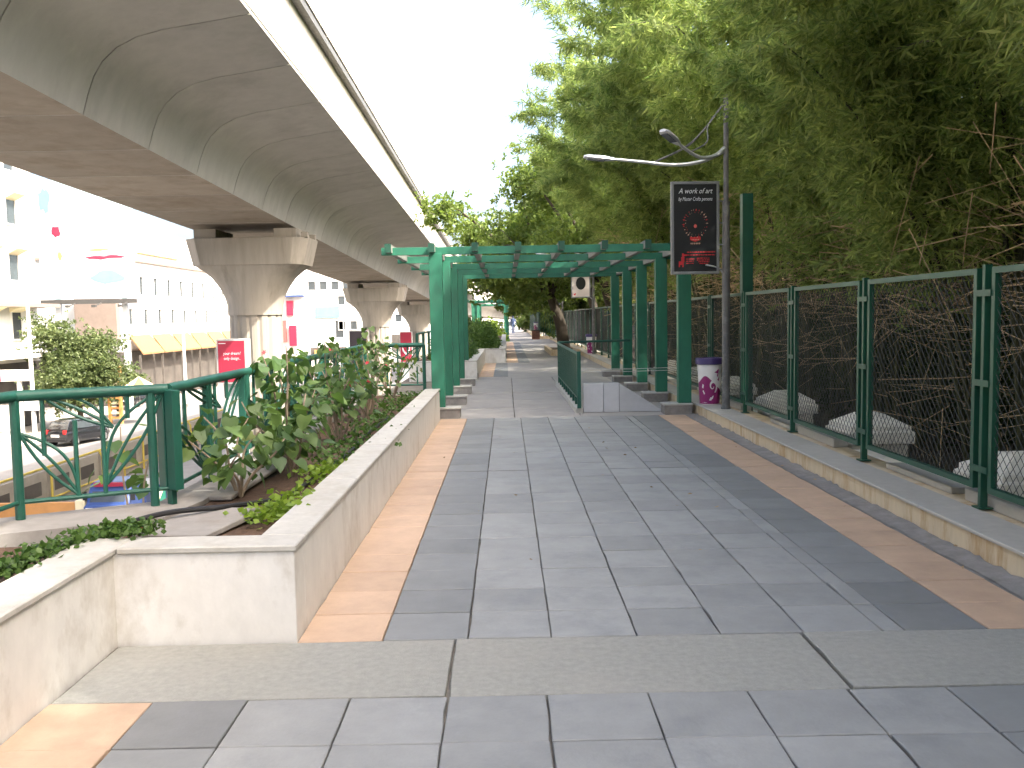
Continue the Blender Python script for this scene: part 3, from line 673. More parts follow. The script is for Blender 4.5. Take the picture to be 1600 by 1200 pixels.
def pier(y, label, i):
    P, _ = frame_at(y + 30); X = -8.42; zt = vz(y) - .16
    t = thing('viaduct_pier', label, 'pier', (X, y, -5.5), 0, 'concrete piers of the metro viaduct'); Z = lambda z: z - (-5.5) + (zt - 4.48)
    N = 64
    def ring(hx, hy, e, z):
        out = []
        for k in range(N):
            a = 2 * math.pi * k / N; c, s = math.cos(a), math.sin(a)
            out.append((hx * math.copysign(abs(c) ** (2 / e), c), hy * math.copysign(abs(s) ** (2 / e), s), z))
        return out
    m = MB()
    def flute(z): return [((.86 - (.045 if k % 4 == 0 else 0)) * math.cos(2 * math.pi * k / N), (.86 - (.045 if k % 4 == 0 else 0)) * math.sin(2 * math.pi * k / N), z) for k in range(N)]
    m.loft([flute(0), flute(Z(1.72))]); m.build('shaft', 'pier_concrete', t)
    m = MB()
    m.loft([ring(.90, .90, 2, Z(1.72)), ring(.905, .90, 2, Z(2.05)), ring(.98, .90, 2.2, Z(2.35)), ring(1.12, .92, 2.5, Z(2.65)), ring(1.32, .95, 3, Z(2.95)), ring(1.55, .99, 4, Z(3.18)), ring(1.76, 1.02, 6, Z(3.34))])
    m.build('flare', 'pier_concrete', t, True)
    def oct_(hx, hy, c, z): return [(hx, -hy + c, z), (hx, hy - c, z), (hx - c, hy, z), (-hx + c, hy, z), (-hx, hy - c, z), (-hx, -hy + c, z), (-hx + c, -hy, z), (hx - c, -hy, z)]
    m = MB(); m.loft([oct_(1.80, 1.05, .35, Z(3.34)), oct_(2.02, 1.12, .42, Z(4.22))]); m.build('cap', 'pier_concrete', t, bevel=.015)
    for sx in (-1, 1):
        m = MB(); m.bx(sx * 1.3 - .36, sx * 1.3 + .36, -.95, .95, Z(4.22), Z(4.52)); m.build('bearing_block', 'pier_concrete', t, bevel=.01)
    m = MB(); m.bx(1.78, 2.0, -.8, -.55, Z(4.22), Z(4.4)); m.bx(1.78, 2.0, .3, .55, Z(4.22), Z(4.4)); m.build('stopper', 'pier_concrete', t)
    return t
pier(30.3, 'nearest flared concrete viaduct pier behind the red street sign', 0)
pier(58.3, 'second flared concrete viaduct pier along the street', 1)
pier(86.3, 'third flared viaduct pier just left of the trellis posts', 2)
pier(114.3, 'farthest viaduct pier mostly hidden by the trellis posts', 3)
# advert boxes on the piers
def adbox(x, y, z0, z1, wd, dp, face, label, txt=None, shield=False):
    t = thing('advert_box', label, 'sign', (x, y, z0), 0, 'advert boxes in front of the piers'); h = z1 - z0
    m = MB(); m.bx(-wd / 2, wd / 2, 0, dp, 0, h); m.build('casing', 'sign_grey', t, bevel=.01)
    m = MB(); m.bx(-wd / 2 + .05, wd / 2 - .05, -.012, .012, .06, h - .06); f = m.build('face_panel', face, t)
    if txt:
        for k, (s_, q) in enumerate(txt): text(s_, .135, 'print_white', f, Matrix.Translation((0.02, -.016, h - .5 - k * .16)) @ FACE, .15, sx=.8)
        m = MB(); m.bx(-wd / 2 + .08, -wd / 2 + .3, -.0165, -.013, h - .15, h - .125); m.build('small_print', 'print_white', f)
    if shield:
        m = MB()
        for z in (0, .12):
            m.tube([(-.35, -.016, h - 1.25 - z), (-.3, -.016, h - 1.7 - z), (0, -.016, h - 2.05 - z), (.3, -.016, h - 1.7 - z), (.35, -.016, h - 1.25 - z)], .045, 6)
        m.build('emblem', 'print_white', f)
    m = MB(); m.bx(-wd / 2 + .1, wd / 2 - .1, dp * .4, dp * .6, -(z0 + 5.5), 0); m.build('stand', 'sign_grey', t)
    return t
adbox(-8.78, 28.6, -.45, .98, .94, .55, 'sign_red', 'red advert box with white lettering in front of the nearest pier', (('your dream?', 0), ('only design..', 0)))
adbox(-9.3, 56.4, -2.6, .85, 1.2, .5, 'sign_dark', 'dark advert box in front of the second pier')
adbox(-9.5, 84.6, -2.6, .3, 1.15, .5, 'sign_red', 'dark red advert box with shield emblem in front of the third pier', None, True)

# ------------------------------------------------------------------ street side
def building(name, label, loc, parts, windows=(), wm='white_wall'):
    t = thing(name, label, 'building', loc)
    L = Vector(loc)
    for (nm, m_, x0, x1, y0, y1, z0, z1) in parts:
        b = MB(); b.bx(x0 - L.x, x1 - L.x, y0 - L.y, y1 - L.y, z0 - L.z, z1 - L.z); b.build(nm, m_, t)
    for (ax, c, u0, u1, z0, z1) in windows:      # ax 'x': facade facing +X at x=c ; 'y': facade facing -Y at y=c
        fr = MB(); p = MB(); e = .09; d = .10
        def put(mb, ua, ub, za, zb, t0, t1):
            if ax == 'x': mb.bx(c + t0 - L.x, c + t1 - L.x, ua - L.y, ub - L.y, za - L.z, zb - L.z)
            else: mb.bx(ua - L.x, ub - L.x, c - t1 - L.y, c - t0 - L.y, za - L.z, zb - L.z)
        put(fr, u0 - e, u1 + e, z1, z1 + e, -.02, .16); put(fr, u0 - e, u1 + e, z0 - e, z0, -.02, .14)
        put(fr, u0 - e, u0, z0, z1, -.02, d); put(fr, u1, u1 + e, z0, z1, -.02, d)
        f = fr.build('window', wm, t); put(p, u0, u1, z0, z1, -.02, .02); p.build('pane', 'window_dark', f)
    return t
# white long building with two rows of windows
XB = -33.0
win = [('x', XB, y, y + .8, 1.45, 2.8) for y in [78.6 + 3.32 * k for k in range(14)]] + [('x', XB, y, y + .8, 4.1, 5.7) for y in [81.2 + 3.32 * k for k in range(13)]]
bB = building('office_building', 'long white building with two rows of narrow windows behind the nearest pier', (XB, 100, -5.5),
    [('wall', 'white_wall', -46, XB, 77, 126, .4, 7.0), ('cornice', 'brown_wall', -46.1, XB + .22, 76.8, 126.2, 7.0, 7.22), ('upper_wall', 'white_wall', -46, XB - .4, 80, 126, 7.22, 10.2),
     ('hoarding', 'yellow_panel', XB - .4, XB - .1, 82, 92, 7.9, 10.0), ('end_wall', 'brown_wall', -36.5, XB + .03, 76.2, 76.98, .2, 3.7), ('shop_front', 'storefront', -46, XB + .3, 77, 126, -5.5, -.9), ('lintel', 'white_wall', -46, XB + .1, 76.98, 126, -.9, .4)], win)
for k in range(9):
    y0 = 78 + k * 5.0
    b = MB(); b.add([(XB + .32 - XB, y0 - 100, 6.0), (XB + .32 - XB, y0 + 4.4 - 100, 6.0), (1.5, y0 + 4.6 - 100, 4.45), (1.5, y0 - .2 - 100, 4.45),
                      (XB + .32 - XB, y0 - 100, 5.85), (XB + .32 - XB, y0 + 4.4 - 100, 5.85), (1.5, y0 + 4.6 - 100, 4.3), (1.5, y0 - .2 - 100, 4.3)],
                     [(0, 1, 2, 3), (4, 7, 6, 5), (0, 3, 7, 4), (1, 5, 6, 2), (3, 2, 6, 7), (0, 4, 5, 1)]); b.build('tiled_canopy', 'roof_orange', bB)
    b = MB(); b.bx(1.25, 1.4, y0 - 100.5, y0 - 100.35, 0, 4.3); b.build('canopy_post', 'storefront', bB)
# left edge block
win = []
for zz in (.6, 4.6, 8.4, 12.0):
    for k in range(6): win.append(('x', -33.5, 46 + k * 3.0, 47.2 + k * 3.0, zz, zz + 1.9))
bA = building('apartment_block', 'tall white block with deep window hoods at the far left edge', (-38, 55, -5.5),
    [('wall', 'white_wall', -48, -33.5, 40, 64.5, -1.0, 18), ('ground_floor', 'storefront', -48, -33.7, 40, 64.3, -5.5, -1.0), ('awning', 'pier_white', -33.5, -31.2, 42, 64.4, 1.0 - 1.6, 1.25 - 1.6), ('awning', 'brown_wall', -33.5, -31.8, 42, 64.4, 2.75, 3.0)], win)
for zz in (3.0, 6.9, 10.6):
    for k in range(6):
        b = MB(); b.add([(4.5, 46 + k * 3 - 55.15, zz + 5.5), (4.5, 47.35 + k * 3 - 55, zz + 5.5), (5.3, 47.35 + k * 3 - 55, zz + 5.3), (5.3, 46 + k * 3 - 55.15, zz + 5.3), (4.5, 46 + k * 3 - 55.15, zz + 4.9), (4.5, 47.35 + k * 3 - 55, zz + 4.9)],
                        [(0, 1, 2, 3), (0, 3, 4), (1, 5, 2), (3, 2, 5, 4)]); b.build('window_hood', 'cream', bA)
# billboard
bb = thing('billboard', 'huge pale billboard with cyan and orange print above the street', 'billboard', (-32.4, 70, -5.5))
b = MB(); b.bx(-3.6, 3.6, 0, .35, 9.0, 18.1); b.build('panel', 'billboard_pale', bb)
rr = random.Random(4)
for (cx, cz, rx, rz, m_) in ((-2.2, 14.2, .36, .44, 'sign_red'), (.9, 12.15, 1.1, .16, 'sign_red'), (1.0, 12.75, .9, .10, 'orange_paint'), (2.2, 12.2, .9, .14, 'sign_red'), (-2.0, 12.3, .18, .4, 'orange_paint'), (1.6, 10.6, 1.3, .55, 'billboard_cyan'), (-3.0, 16.6, .45, 1.0, 'billboard_cyan')):
    b = MB(); b.add([(cx + rx * math.cos(a) * rr.uniform(.7, 1.15), -.012 - .004 * rr.random(), cz + rz * math.sin(a) * rr.uniform(.7, 1.15)) for a in [2 * math.pi * k / 14 for k in range(14)]], [tuple(range(14))]); b.build('print', m_, bb)
b = MB(); b.bx(-3.7, 3.7, .0, .3, 8.6, 8.95); b.build('catwalk', 'dark_core', bb)
for x in (-2.6, 2.6):
    b = MB(); b.bx(x - .2, x + .2, .4, .8, 0, 17); b.build('leg', 'sign_grey', bb)
for x in (-3, -1, 1, 3):
    b = MB(); b.tube([(x, .3, 8.7), (x, -1.2, 8.4)], .05, 5); b.bx(x - .15, x + .15, -1.4, -1.1, 8.3, 8.5); b.build('floodlight', 'dark_core', bb)
# buildings farther down the street
def bwin(x0, x1, zs, y, n, w_=1.1, h=1.3): return [('y', y, x0 + (x1 - x0) * (k + .5) / n - w_ / 2, x0 + (x1 - x0) * (k + .5) / n + w_ / 2, z, z + h) for k in range(n) for z in zs]
bC = building('office_building', 'white block with small windows and shops seen between the first two piers', (-27, 140, -5.5),
    [('wall', 'white_wall', -38, -20.5, 140, 160, -5.5, 9.0), ('parapet', 'white_wall', -38.1, -20.4, 139.9, 160.1, 9.0, 9.6), ('ledge', 'blue_paint', -35.5, -31.2, 138.9, 139.98, 5.2, 5.45), ('sign_panel', 'billboard_cyan', -29.6, -25.9, 139.5, 139.98, 1.9, 3.6), ('sign_panel', 'sign_red', -34.0, -33.0, 139.4, 139.98, 2.3, 4.6),
     ('sign_panel', 'print_pink', -34.8, -34.2, 139.4, 139.98, -1.8, 1.6), ('sign_panel', 'sign_red', -33.7, -32.6, 139.3, 139.98, -2.4, .8), ('shop_front', 'storefront', -30.5, -25.0, 139.6, 139.98, -4.4, -2.7), ('shop_sign', 'sign_red', -27.6, -25.3, 139.4, 139.97, -3.9, -2.95), ('shop_sign', 'orange_paint', -29.9, -28.9, 139.4, 139.97, -4.2, -3.1)],
    bwin(-31, -22, (6.2,), 140, 5) + bwin(-26.5, -21, (3.9, .0), 140, 3, 1.0) + [('y', 140, -26.6, -25.4, -1.2, 1.4)])
bD = building('office_building', 'distant pale building seen between the second and third piers', (-16, 170, -5.5),
    [('wall', 'white_wall', -24, -10.5, 170, 185, -5.5, 8.5), ('sign_panel', 'blue_paint', -22.4, -21.6, 169.6, 169.98, -1, 4.5), ('shop_front', 'storefront', -22.8, -19.4, 169.6, 169.98, -4.6, -1.4)], bwin(-23.5, -11, (1.0, 4.6), 170, 6))
building('far_block', 'low far pale block closing the path under the distant trees', (10, 230, -5.5), [('wall', 'pier_white', -9, 14, 230, 240, -5.5, 5)], bwin(-8, 13, (-1, 2), 230, 8))
# pavement kerb on the far side
b = MB(); b.bx(-30.5, -28, -40, 300, -5.6, -5.40); struct(b.build('pavement', 'pavement'))
# median barrier
br = thing('median_barrier', 'concrete street barrier with dark inset panels and yellow pipes', 'barrier', (-18.1, 45, -5.54))
for k in range(20):
    y0 = -17 + k * 2.2
    b = MB(); b.bx(-.15, .15, y0, y0 + 2.17, 0, 1.45); s_ = b.build('barrier_unit', 'barrier', br, bevel=.02)
    b = MB(); b.bx(.14, .158, y0 + .5, y0 + 1.7, .55, 1.08); b.build('inset_panel', 'storefront', s_)
    b = MB(); b.tube([(.3, y0, 0), (.3, y0, 1.3), (.18, y0, 1.52)], .05, 6); b.build('pipe_post', 'yellow_pipe', s_, True)
b = MB(); b.tube([(.02, -17, 1.52), (.02, 27, 1.52)], .05, 6); b.build('top_pipe', 'yellow_pipe', br, True)
b = MB(); b.tube([(.3, -17, .35), (.3, 27, .35)], .04, 6); b.build('lower_pipe', 'yellow_pipe', br, True)
# orange wall with cream posts
ow = thing('orange_wall', 'low orange painted wall with cream posts beside the blue truck', 'wall', (-15.8, 29.6, -5.54))
b = MB(); b.bx(-1.6, 1.35, 0, .15, 0, 1.15); b.build('wall', 'orange_paint', ow)
for x in (-1.75, 1.5):
    b = MB(); b.bx(x - .17, x + .17, -.08, .24, 0, 1.22); b.build('post', 'cream', ow, bevel=.02)
# blue mini truck
tk = thing('mini_truck', 'blue mini truck with white sacks below the railing', 'truck', (-13.35, 29.2, -5.54))
def sec(y, hw, z0, z1, c=.1): return [(-hw, y, z0 + c), (-hw + c, y, z0), (hw - c, y, z0), (hw, y, z0 + c), (hw, y, z1 - c), (hw - c, y, z1), (-hw + c, y, z1), (-hw, y, z1 - c)]
b = MB(); b.loft([sec(0, .66, .38, 1.0, .08), sec(.05, .70, .34, 1.12, .08), sec(.30, .72, .34, 1.2, .08), sec(.55, .66, .34, 1.80, .1), sec(1.5, .66, .34, 1.82, .1)]); b.build('cab', 'blue_paint', tk, True)
b = MB(); b.add([(-.58, .21, 1.16), (.58, .21, 1.16), (.54, .50, 1.62), (-.54, .50, 1.62)], [(0, 1, 2, 3)]); b.build('windscreen', 'window_dark', tk)
b = MB(); b.bx(-.5, .5, .40, .46, 1.66, 1.8); b.build('sign_strip', 'sign_red', tk)
b = MB(); b.bx(-.6, .6, -.04, .02, .98, 1.03); b.build('trim', 'plate_white', tk)
b = MB(); b.bx(-.24, .24, -.05, .0, .55, .68); pl = b.build('number_plate', 'plate_white', tk)
for s_ in (-1, 1):
    b = MB(); b.bx(s_ * .48 - .13, s_ * .48 + .13, -.03, .03, .72, .9); b.build('headlight', 'chrome', tk, bevel=.02)
    b = MB(); b.bx(s_ * .80 - .06, s_ * .80 + .06, .35, .42, 1.2, 1.5); b.build('mirror', 'rubber', tk)
    for yy in (.55, 2.6):
        wh = MB(); wh.tube([(s_ * .62, yy, .28), (s_ * .74, yy, .28)], .28, 18); q = wh.build('wheel', 'rubber', tk, True)
b = MB(); b.bx(-.74, .74, 1.55, 3.5, .55, .65); b.bx(-.74, -.69, 1.55, 3.5, .65, 1.15); b.bx(.69, .74, 1.55, 3.5, .65, 1.15); b.bx(-.69, .69, 3.45, 3.5, .65, 1.15); b.build('cargo_bed', 'blue_paint', tk)
for k in range(7):
    b = MB(); cx, cy = -.75 + .42 * (k % 4) + (.2 if k > 3 else 0), 2.2 + (k // 4) * .7
    b.loft([[(cx + .24 * q * math.cos(a), cy + .33 * q * math.sin(a), 1.15 + zz) for a in [2 * math.pi * j / 12 for j in range(12)]] for zz, q in ((0, .7), (.08, 1), (.2, 1), (.29, .7), (.32, .3))])
    o = b.build('sack', 'sack', None, True); o.location = (-13.35, 29.2, -5.54 - .0); tag(o, '%s white sack in the %s row on the blue truck' % (('leftmost', 'second', 'third', 'rightmost')[k % 4], 'front' if k < 4 else 'rear'), 'sack', 'sacks in the truck')
# black hatchback
def car(loc, rz, label):
    t = thing('parked_car', label, 'car', loc, rz)
    S_ = lambda y, hw, z0, z1: [(-hw, y, z0 + .12), (-hw + .08, y, z0), (hw - .08, y, z0), (hw, y, z0 + .12), (hw, y, z1 - .14), (hw - .1, y, z1), (-hw + .1, y, z1), (-hw, y, z1 - .14)]
    b = MB(); b.loft([S_(-1.85, .70, .38, .85), S_(-1.78, .79, .28, .95), S_(-1.0, .83, .22, .98), S_(.6, .83, .22, .96), S_(1.3, .81, .24, .90), S_(1.8, .70, .30, .72), S_(1.88, .60, .36, .62)]); b.build('body', 'car_black', t, True)
    G = lambda y, hw, z0, z1, i=.12: [(-hw, y, z0), (hw, y, z0), (hw - i, y, z1), (hw - i - .1, y, z1 + .04), (-hw + i + .1, y, z1 + .04), (-hw + i, y, z1)]
    b = MB(); b.loft([G(-1.72, .76, .92, .98, .02), G(-1.35, .77, .93, 1.42), G(-.6, .78, .94, 1.50), (G(.25, .78, .94, 1.46)), G(1.05, .74, .90, .96, .02)]); b.build('cabin', 'car_black', t, True)
    b = MB(); b.add([(-.62, -1.70, 1.02), (.62, -1.70, 1.02), (.55, -1.42, 1.38), (-.55, -1.42, 1.38)], [(0, 1, 2, 3)]); b.build('rear_window', 'window_dark', t)
    for s_ in (-1, 1):
        b = MB(); b.add([(s_ * .785, -1.25, 1.0), (s_ * .79, .55, .99), (s_ * .70, .2, 1.40), (s_ * .70, -1.1, 1.40)], [(0, 1, 2, 3)]); b.build('side_window', 'window_dark', t)
        b = MB(); b.bx(s_ * .64 - .1, s_ * .64 + .1, -1.88, -1.74, .74, .98); b.build('tail_light', 'tail_red', t, bevel=.02)
        for yy in (-1.15, 1.2):
            wh = MB(); wh.tube([(s_ * .68, yy, .3), (s_ * .85, yy, .3)], .3, 20); q = wh.build('wheel', 'rubber', t, True)
            wh = MB(); wh.tube([(s_ * .84, yy, .3), (s_ * .862, yy, .3)], .19, 14); wh.build('rim', 'chrome', q, True)
    b = MB(); b.bx(-.27, .27, -1.89, -1.84, .58, .72); b.build('number_plate', 'plate_white', t)
    b = MB(); b.bx(-.76, .76, -1.90, -1.80, .34, .5); b.build('bumper', 'rubber', t, bevel=.03)
    return t
car((-25.7, 53.4, -5.54), R(-16), 'black hatchback parked on the street seen through the railing')
car((-31.2, 75.0, -5.40), R(-8), 'dark car parked under the orange canopies across the street')
# roadside furniture on the far left
sgn = thing('roadside_sign', 'white roadside signboard with red ends at the far left', 'sign', (-29.6, 52, -5.4))
b = MB(); b.bx(-3.2, 1.9, 0, .4, 3.7, 4.35); b.build('board', 'plate_white', sgn, bevel=.02)
b = MB(); b.bx(-.25, .25, -.02, 0, 3.72, 4.33); b.bx(-3.0, -2.2, -.02, 0, 3.72, 4.33); b.build('red_panel', 'sign_red', sgn)
for x in (-2.5, 1.2):
    b = MB(); b.bx(x - .1, x + .1, .1, .3, 0, 3.7); b.build('leg', 'plate_white', sgn)
hp = thing('hoarding', 'white hoarding panel standing on the pavement at far left', 'hoarding', (-29.3, 51, -5.4))
b = MB(); b.bx(-2.2, 1.0, 0, .15, .9, 2.4); b.build('panel', 'plate_white', hp, bevel=.01)
b = MB(); b.bx(-2.0, -1.9, .02, .12, 0, .9); b.bx(.7, .8, .02, .12, 0, .9); b.build('leg', 'sign_grey', hp)
wp = thing('street_pole', 'tall white street pole at the far left beside the tree', 'pole', (-28.1, 53, -5.4))
b = MB(); b.cyl((0, 0, 0), .14, 8.4, 12, .09); b.build('shaft', 'plate_white', wp, True)
b = MB(); b.bx(-.45, .45, -.2, .2, 1.9, 2.6); b.build('box', 'plate_white', wp, bevel=.02)
wp = thing('street_pole', 'slim white street pole in front of the orange canopies', 'pole', (-26.6, 74, -5.4))
b = MB(); b.cyl((0, 0, 0), .16, 6.6, 12, .10); b.build('shaft', 'plate_white', wp, True)
b = MB(); b.bx(-.2, .2, -.2, .2, 0, .25); b.build('base', 'cement', wp)
tw = thing('sign_tower', 'orange lattice sign tower beside the roadside tree', 'sign', (-27.2, 62, -5.4))
for x in (-.38, .38):
    b = MB(); b.bx(x - .09, x + .09, -.12, .12, 0, 4.0); b.build('upright', 'orange_paint', tw)
for k in range(11):
    b = MB(); b.bx(-.30, .30, -.06, .06, .35 + k * .34, .50 + k * .34); b.build('slat', 'cream' if k % 2 else 'orange_paint', tw)
um = thing('parasol', 'orange and white market parasol across the street', 'parasol', (-25.9, 63, -5.4))
b = MB(); n_ = 8
for k in range(n_):
    a0, a1 = 2 * math.pi * k / n_, 2 * math.pi * (k + 1) / n_
    b.add([(0, 0, 3.2), (1.3 * math.cos(a0), 1.3 * math.sin(a0), 2.45), (1.3 * math.cos(a1), 1.3 * math.sin(a1), 2.45), (1.3 * math.cos(a1), 1.3 * math.sin(a1), 2.3), (1.3 * math.cos(a0), 1.3 * math.sin(a0), 2.3)], [(0, 1, 2), (1, 4, 3, 2)], k % 2)
b.build('canopy', ('roof_orange', 'cream'), um)
b = MB(); b.cyl((0, 0, 0), .03, 3.2, 8); b.build('pole', 'galv', um)
# street stair parapet just outside the railing
st = thing('stair_parapet', 'sloping teal stair parapet outside the railing below the corner post', 'railing', (-3.9, 8.5, -1))
b = MB(); b.add([(.15, -.3, -.3), (-.75, 3.4, .35), (-.75, 3.4, -1.0), (.15, -.3, -1.4)], [(0, 1, 2, 3)]); b.add([(.19, -.3, -.3), (-.71, 3.4, .35), (-.71, 3.4, -1.0), (.19, -.3, -1.4)], [(3, 2, 1, 0)]); b.build('panel', 'teal_net', st)
b = MB(); b.tube([(.17, -.35, -.28), (-.73, 3.4, .38)], .025, 8); b.build('handrail', 'cream', st, True)

# ------------------------------------------------------------------ vegetation
def rot(v, ax, a): return Matrix.Rotation(a, 3, ax) @ v
def culm_path(base, az, L, bend, e0=84, n=14):
    P = [np.array(base, float)]; 
    for i in range(n):
        t = (i + .5) / n; el = R(e0 - bend * t ** 1.7); d = np.array([math.cos(el) * math.cos(az), math.cos(el) * math.sin(az), math.sin(el)])
        P.append(P[-1] + d * L / n)
    return np.array(P)
def bamboo_proto(seed, n_culm=34, n_leaf=62000, lo=.31, H=(8.5, 12.5), leafm='bamboo_leaf', bias=None, build_culms=True, leafL=(.12, .225), twigs=True, reach=3.3):
    rng = np.random.default_rng(seed); paths = []
    for i in range(n_culm):
        az = rng.uniform(0, 2 * math.pi) if (bias is None or rng.random() < .35) else rng.normal(bias, .75)
        r0 = rng.uniform(.1, .9); a0 = az + rng.normal(0, .4); L = rng.uniform(*H)
        bend = rng.uniform(75, 125); e0 = rng.uniform(80, 88)
        for _ in range(12):
            p = culm_path((r0 * math.cos(a0), r0 * math.sin(a0), 0), az, L, bend, e0)
            if p[:, 0].min() > -reach + rng.uniform(-.5, .3): break
            bend *= .93; L *= .96
        paths.append(p)
    per = 8; ns = n_leaf // per
    ci = rng.integers(0, n_culm, ns); t = lo + (1 - lo) * rng.random(ns) ** .8
    PA = np.array(paths); n = PA.shape[1] - 1; x = t * n; i0 = np.minimum(x.astype(int), n - 1); fr = (x - i0)[:, None]
    O = PA[ci, i0] * (1 - fr) + PA[ci, i0 + 1] * fr; T = unit(PA[ci, i0 + 1] - PA[ci, i0])
    # cluster branchlets: quantised azimuth per node
    node = (ci * 1000 + (t * 22).astype(int)); h = (np.sin(node * 12.9898) * 43758.5453) % 1.0
    az = h * 2 * math.pi + rng.normal(0, .55, ns); lat = np.stack([np.cos(az), np.sin(az), rng.uniform(-.1, .5, ns)], 1)
    D = unit(lat + T * .7); dist = rng.random(ns) ** .7 * (.25 + 1.25 * (1 - t)[:]) * 1.0
    O2 = O + D * dist[:, None]; O2[:, 2] -= .22 * dist ** 2 + rng.random(ns) * .1
    Dn = D.copy(); Dn[:, 2] -= .35 + .5 * dist; Dn = unit(Dn)
    P = np.repeat(O2, per, 0); DD = np.repeat(Dn, per, 0); k = np.tile(np.arange(per), ns)[:, None]
    P = P + DD * (k * .022) + rng.normal(0, .006, P.shape)
    ld = unit(DD * .7 + rng.normal(0, .62, P.shape) + np.array([0, 0, -.22]))
    V, F = leaves(P, ld, rng.uniform(*leafL, len(P)), rng.uniform(.018, .030, len(P)), rng)
    me = npmesh('crown', V, F, leafm)
    culms = []
    if build_culms:
        for p in paths[:26]:
            b = MB(); b.tube([tuple(q) for q in p], [.038 - .032 * i / n for i in range(n + 1)], 6, False)
            o = b.build('culm', 'culm', None, True); culms.append(o.data); bpy.data.objects.remove(o)
    tw = None
    if twigs:
        b = MB(); rr = random.Random(seed)
        for i in range(520):
            p = Vector((rr.uniform(-1.75, 1.2), rr.uniform(-2.3, 2.3), rr.uniform(1.9, 4.0) if i % 8 else rr.uniform(.7, 1.9)))
            d = Vector((rr.gauss(0, .35), rr.gauss(0, 1.0), rr.gauss(-.04, .2))).normalized(); L = rr.uniform(.4, 1.8)
            s_ = Vector((rr.gauss(0, .06), rr.gauss(0, .1), rr.gauss(-.08, .08))) * L; r_ = rr.uniform(.003, .0075)
            b.tube([p - d * L / 2, p + s_ * .25, p + d * L / 2 + s_ * .4], [r_, r_ * .8, r_ * .4], 4, False)
        o = b.build('dry_twigs', 'dry_twig'); tw = o.data; bpy.data.objects.remove(o)
    return me, culms, tw
def tree(label, loc, H, spread, n_leaf, leafm, seed, lean=(0, 0), bark='bark', leafL=(.10, .17), ratio=.5, trunk_r=.16, fork=.38, group=None, clump_r=.8, low=0.0, name='tree', rise=.7):
    rng = np.random.default_rng(seed); rr = random.Random(seed); t = thing(name, label, 'tree', loc, 0, group)
    b = MB(); ft = Vector((lean[0] * fork, lean[1] * fork, H * fork))
    b.tube(smooth_path([(0, 0, -.1), (lean[0] * fork * .35 + .04, lean[1] * fork * .35, H * fork * .5), tuple(ft)], 4), [trunk_r * (1.25 - .5 * i / 8) for i in range(9)], 10)
    b.build('trunk', bark, t, True)
    ends = []; lb = MB()
    for i in range(9):
        a = 2 * math.pi * i / 9 + rr.uniform(-.3, .3); q = rr.uniform(.55, 1.0)
        e = Vector((lean[0] + spread * q * math.cos(a), lean[1] + spread * q * math.sin(a), H * (fork + (1 - fork) * rr.uniform(.15 + low, .95) * rise / .7)))
        mid = ft.lerp(e, .5) + Vector((rr.gauss(0, .2), rr.gauss(0, .2), .25))
        P_ = smooth_path([tuple(ft), tuple(mid), tuple(e)], 4); lb.tube(P_, [trunk_r * .5 * (1 - .85 * j / len(P_)) for j in range(len(P_))], 6, False)
        for j in range(7):
            s0 = P_[rr.randrange(2, len(P_))]; d = Vector((rr.gauss(0, 1), rr.gauss(0, 1), rr.gauss(.25, .6))).normalized() * rr.uniform(.4, 1.3) * spread * .42
            e2 = Vector(s0) + d; lb.tube([s0, tuple(Vector(s0) + d * .5 + Vector((0, 0, .08))), tuple(e2)], [.03, .02, .008], 5, False); ends.append(e2); ends.append(Vector(s0) + d * .6)
    lb.build('limbs', bark, t, True)
    E_ = np.array([tuple(e) for e in ends]); per = 9; ns = n_leaf // per
    ci = rng.integers(0, len(E_), ns); O = E_[ci] + rng.normal(0, 1, (ns, 3)) * np.array([clump_r, clump_r, clump_r * .62]) * .55
    D = unit(rng.normal(size=(ns, 3)) * np.array([1, 1, .6]) + np.array([0, 0, -.1]))
    P = np.repeat(O, per, 0) + np.repeat(D, per, 0) * (np.tile(np.arange(per), ns)[:, None] * .035); ld = unit(np.repeat(D, per, 0) * .6 + rng.normal(0, .6, (ns * per, 3)) + np.array([0, 0, -.25]))
    L_ = rng.uniform(*leafL, len(P)); V, F = leaves(P, ld, L_, L_ * ratio, rng, mid=.5)
    c = link('crown', npmesh('crown', V, F, leafm), t); c['kind'] = 'stuff'; return t
PR = [bamboo_proto(11, 46, lo=.39, bias=math.pi, n_leaf=104000), bamboo_proto(12, 46, lo=.37, bias=math.pi + .2, n_leaf=104000), bamboo_proto(13, 46, n_leaf=104000, bias=math.pi - .2)]
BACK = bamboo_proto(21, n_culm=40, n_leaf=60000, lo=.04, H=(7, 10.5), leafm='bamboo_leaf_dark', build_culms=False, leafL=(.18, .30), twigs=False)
def clump(pr, loc, rz, s, label, group='bamboo clumps behind the fence', nculm=26, twig=True):
    t = thing('bamboo_clump', label, 'bamboo', loc, rz, group); t.scale = (s, s, s)
    c = link('crown', pr[0], t); c['kind'] = 'stuff'
    for q in pr[1][:min(nculm, 13)]: link('culm', q, t)
    if pr[2] is not None and twig: link('dry_twigs', pr[2], t)['kind'] = 'stuff'
    return t
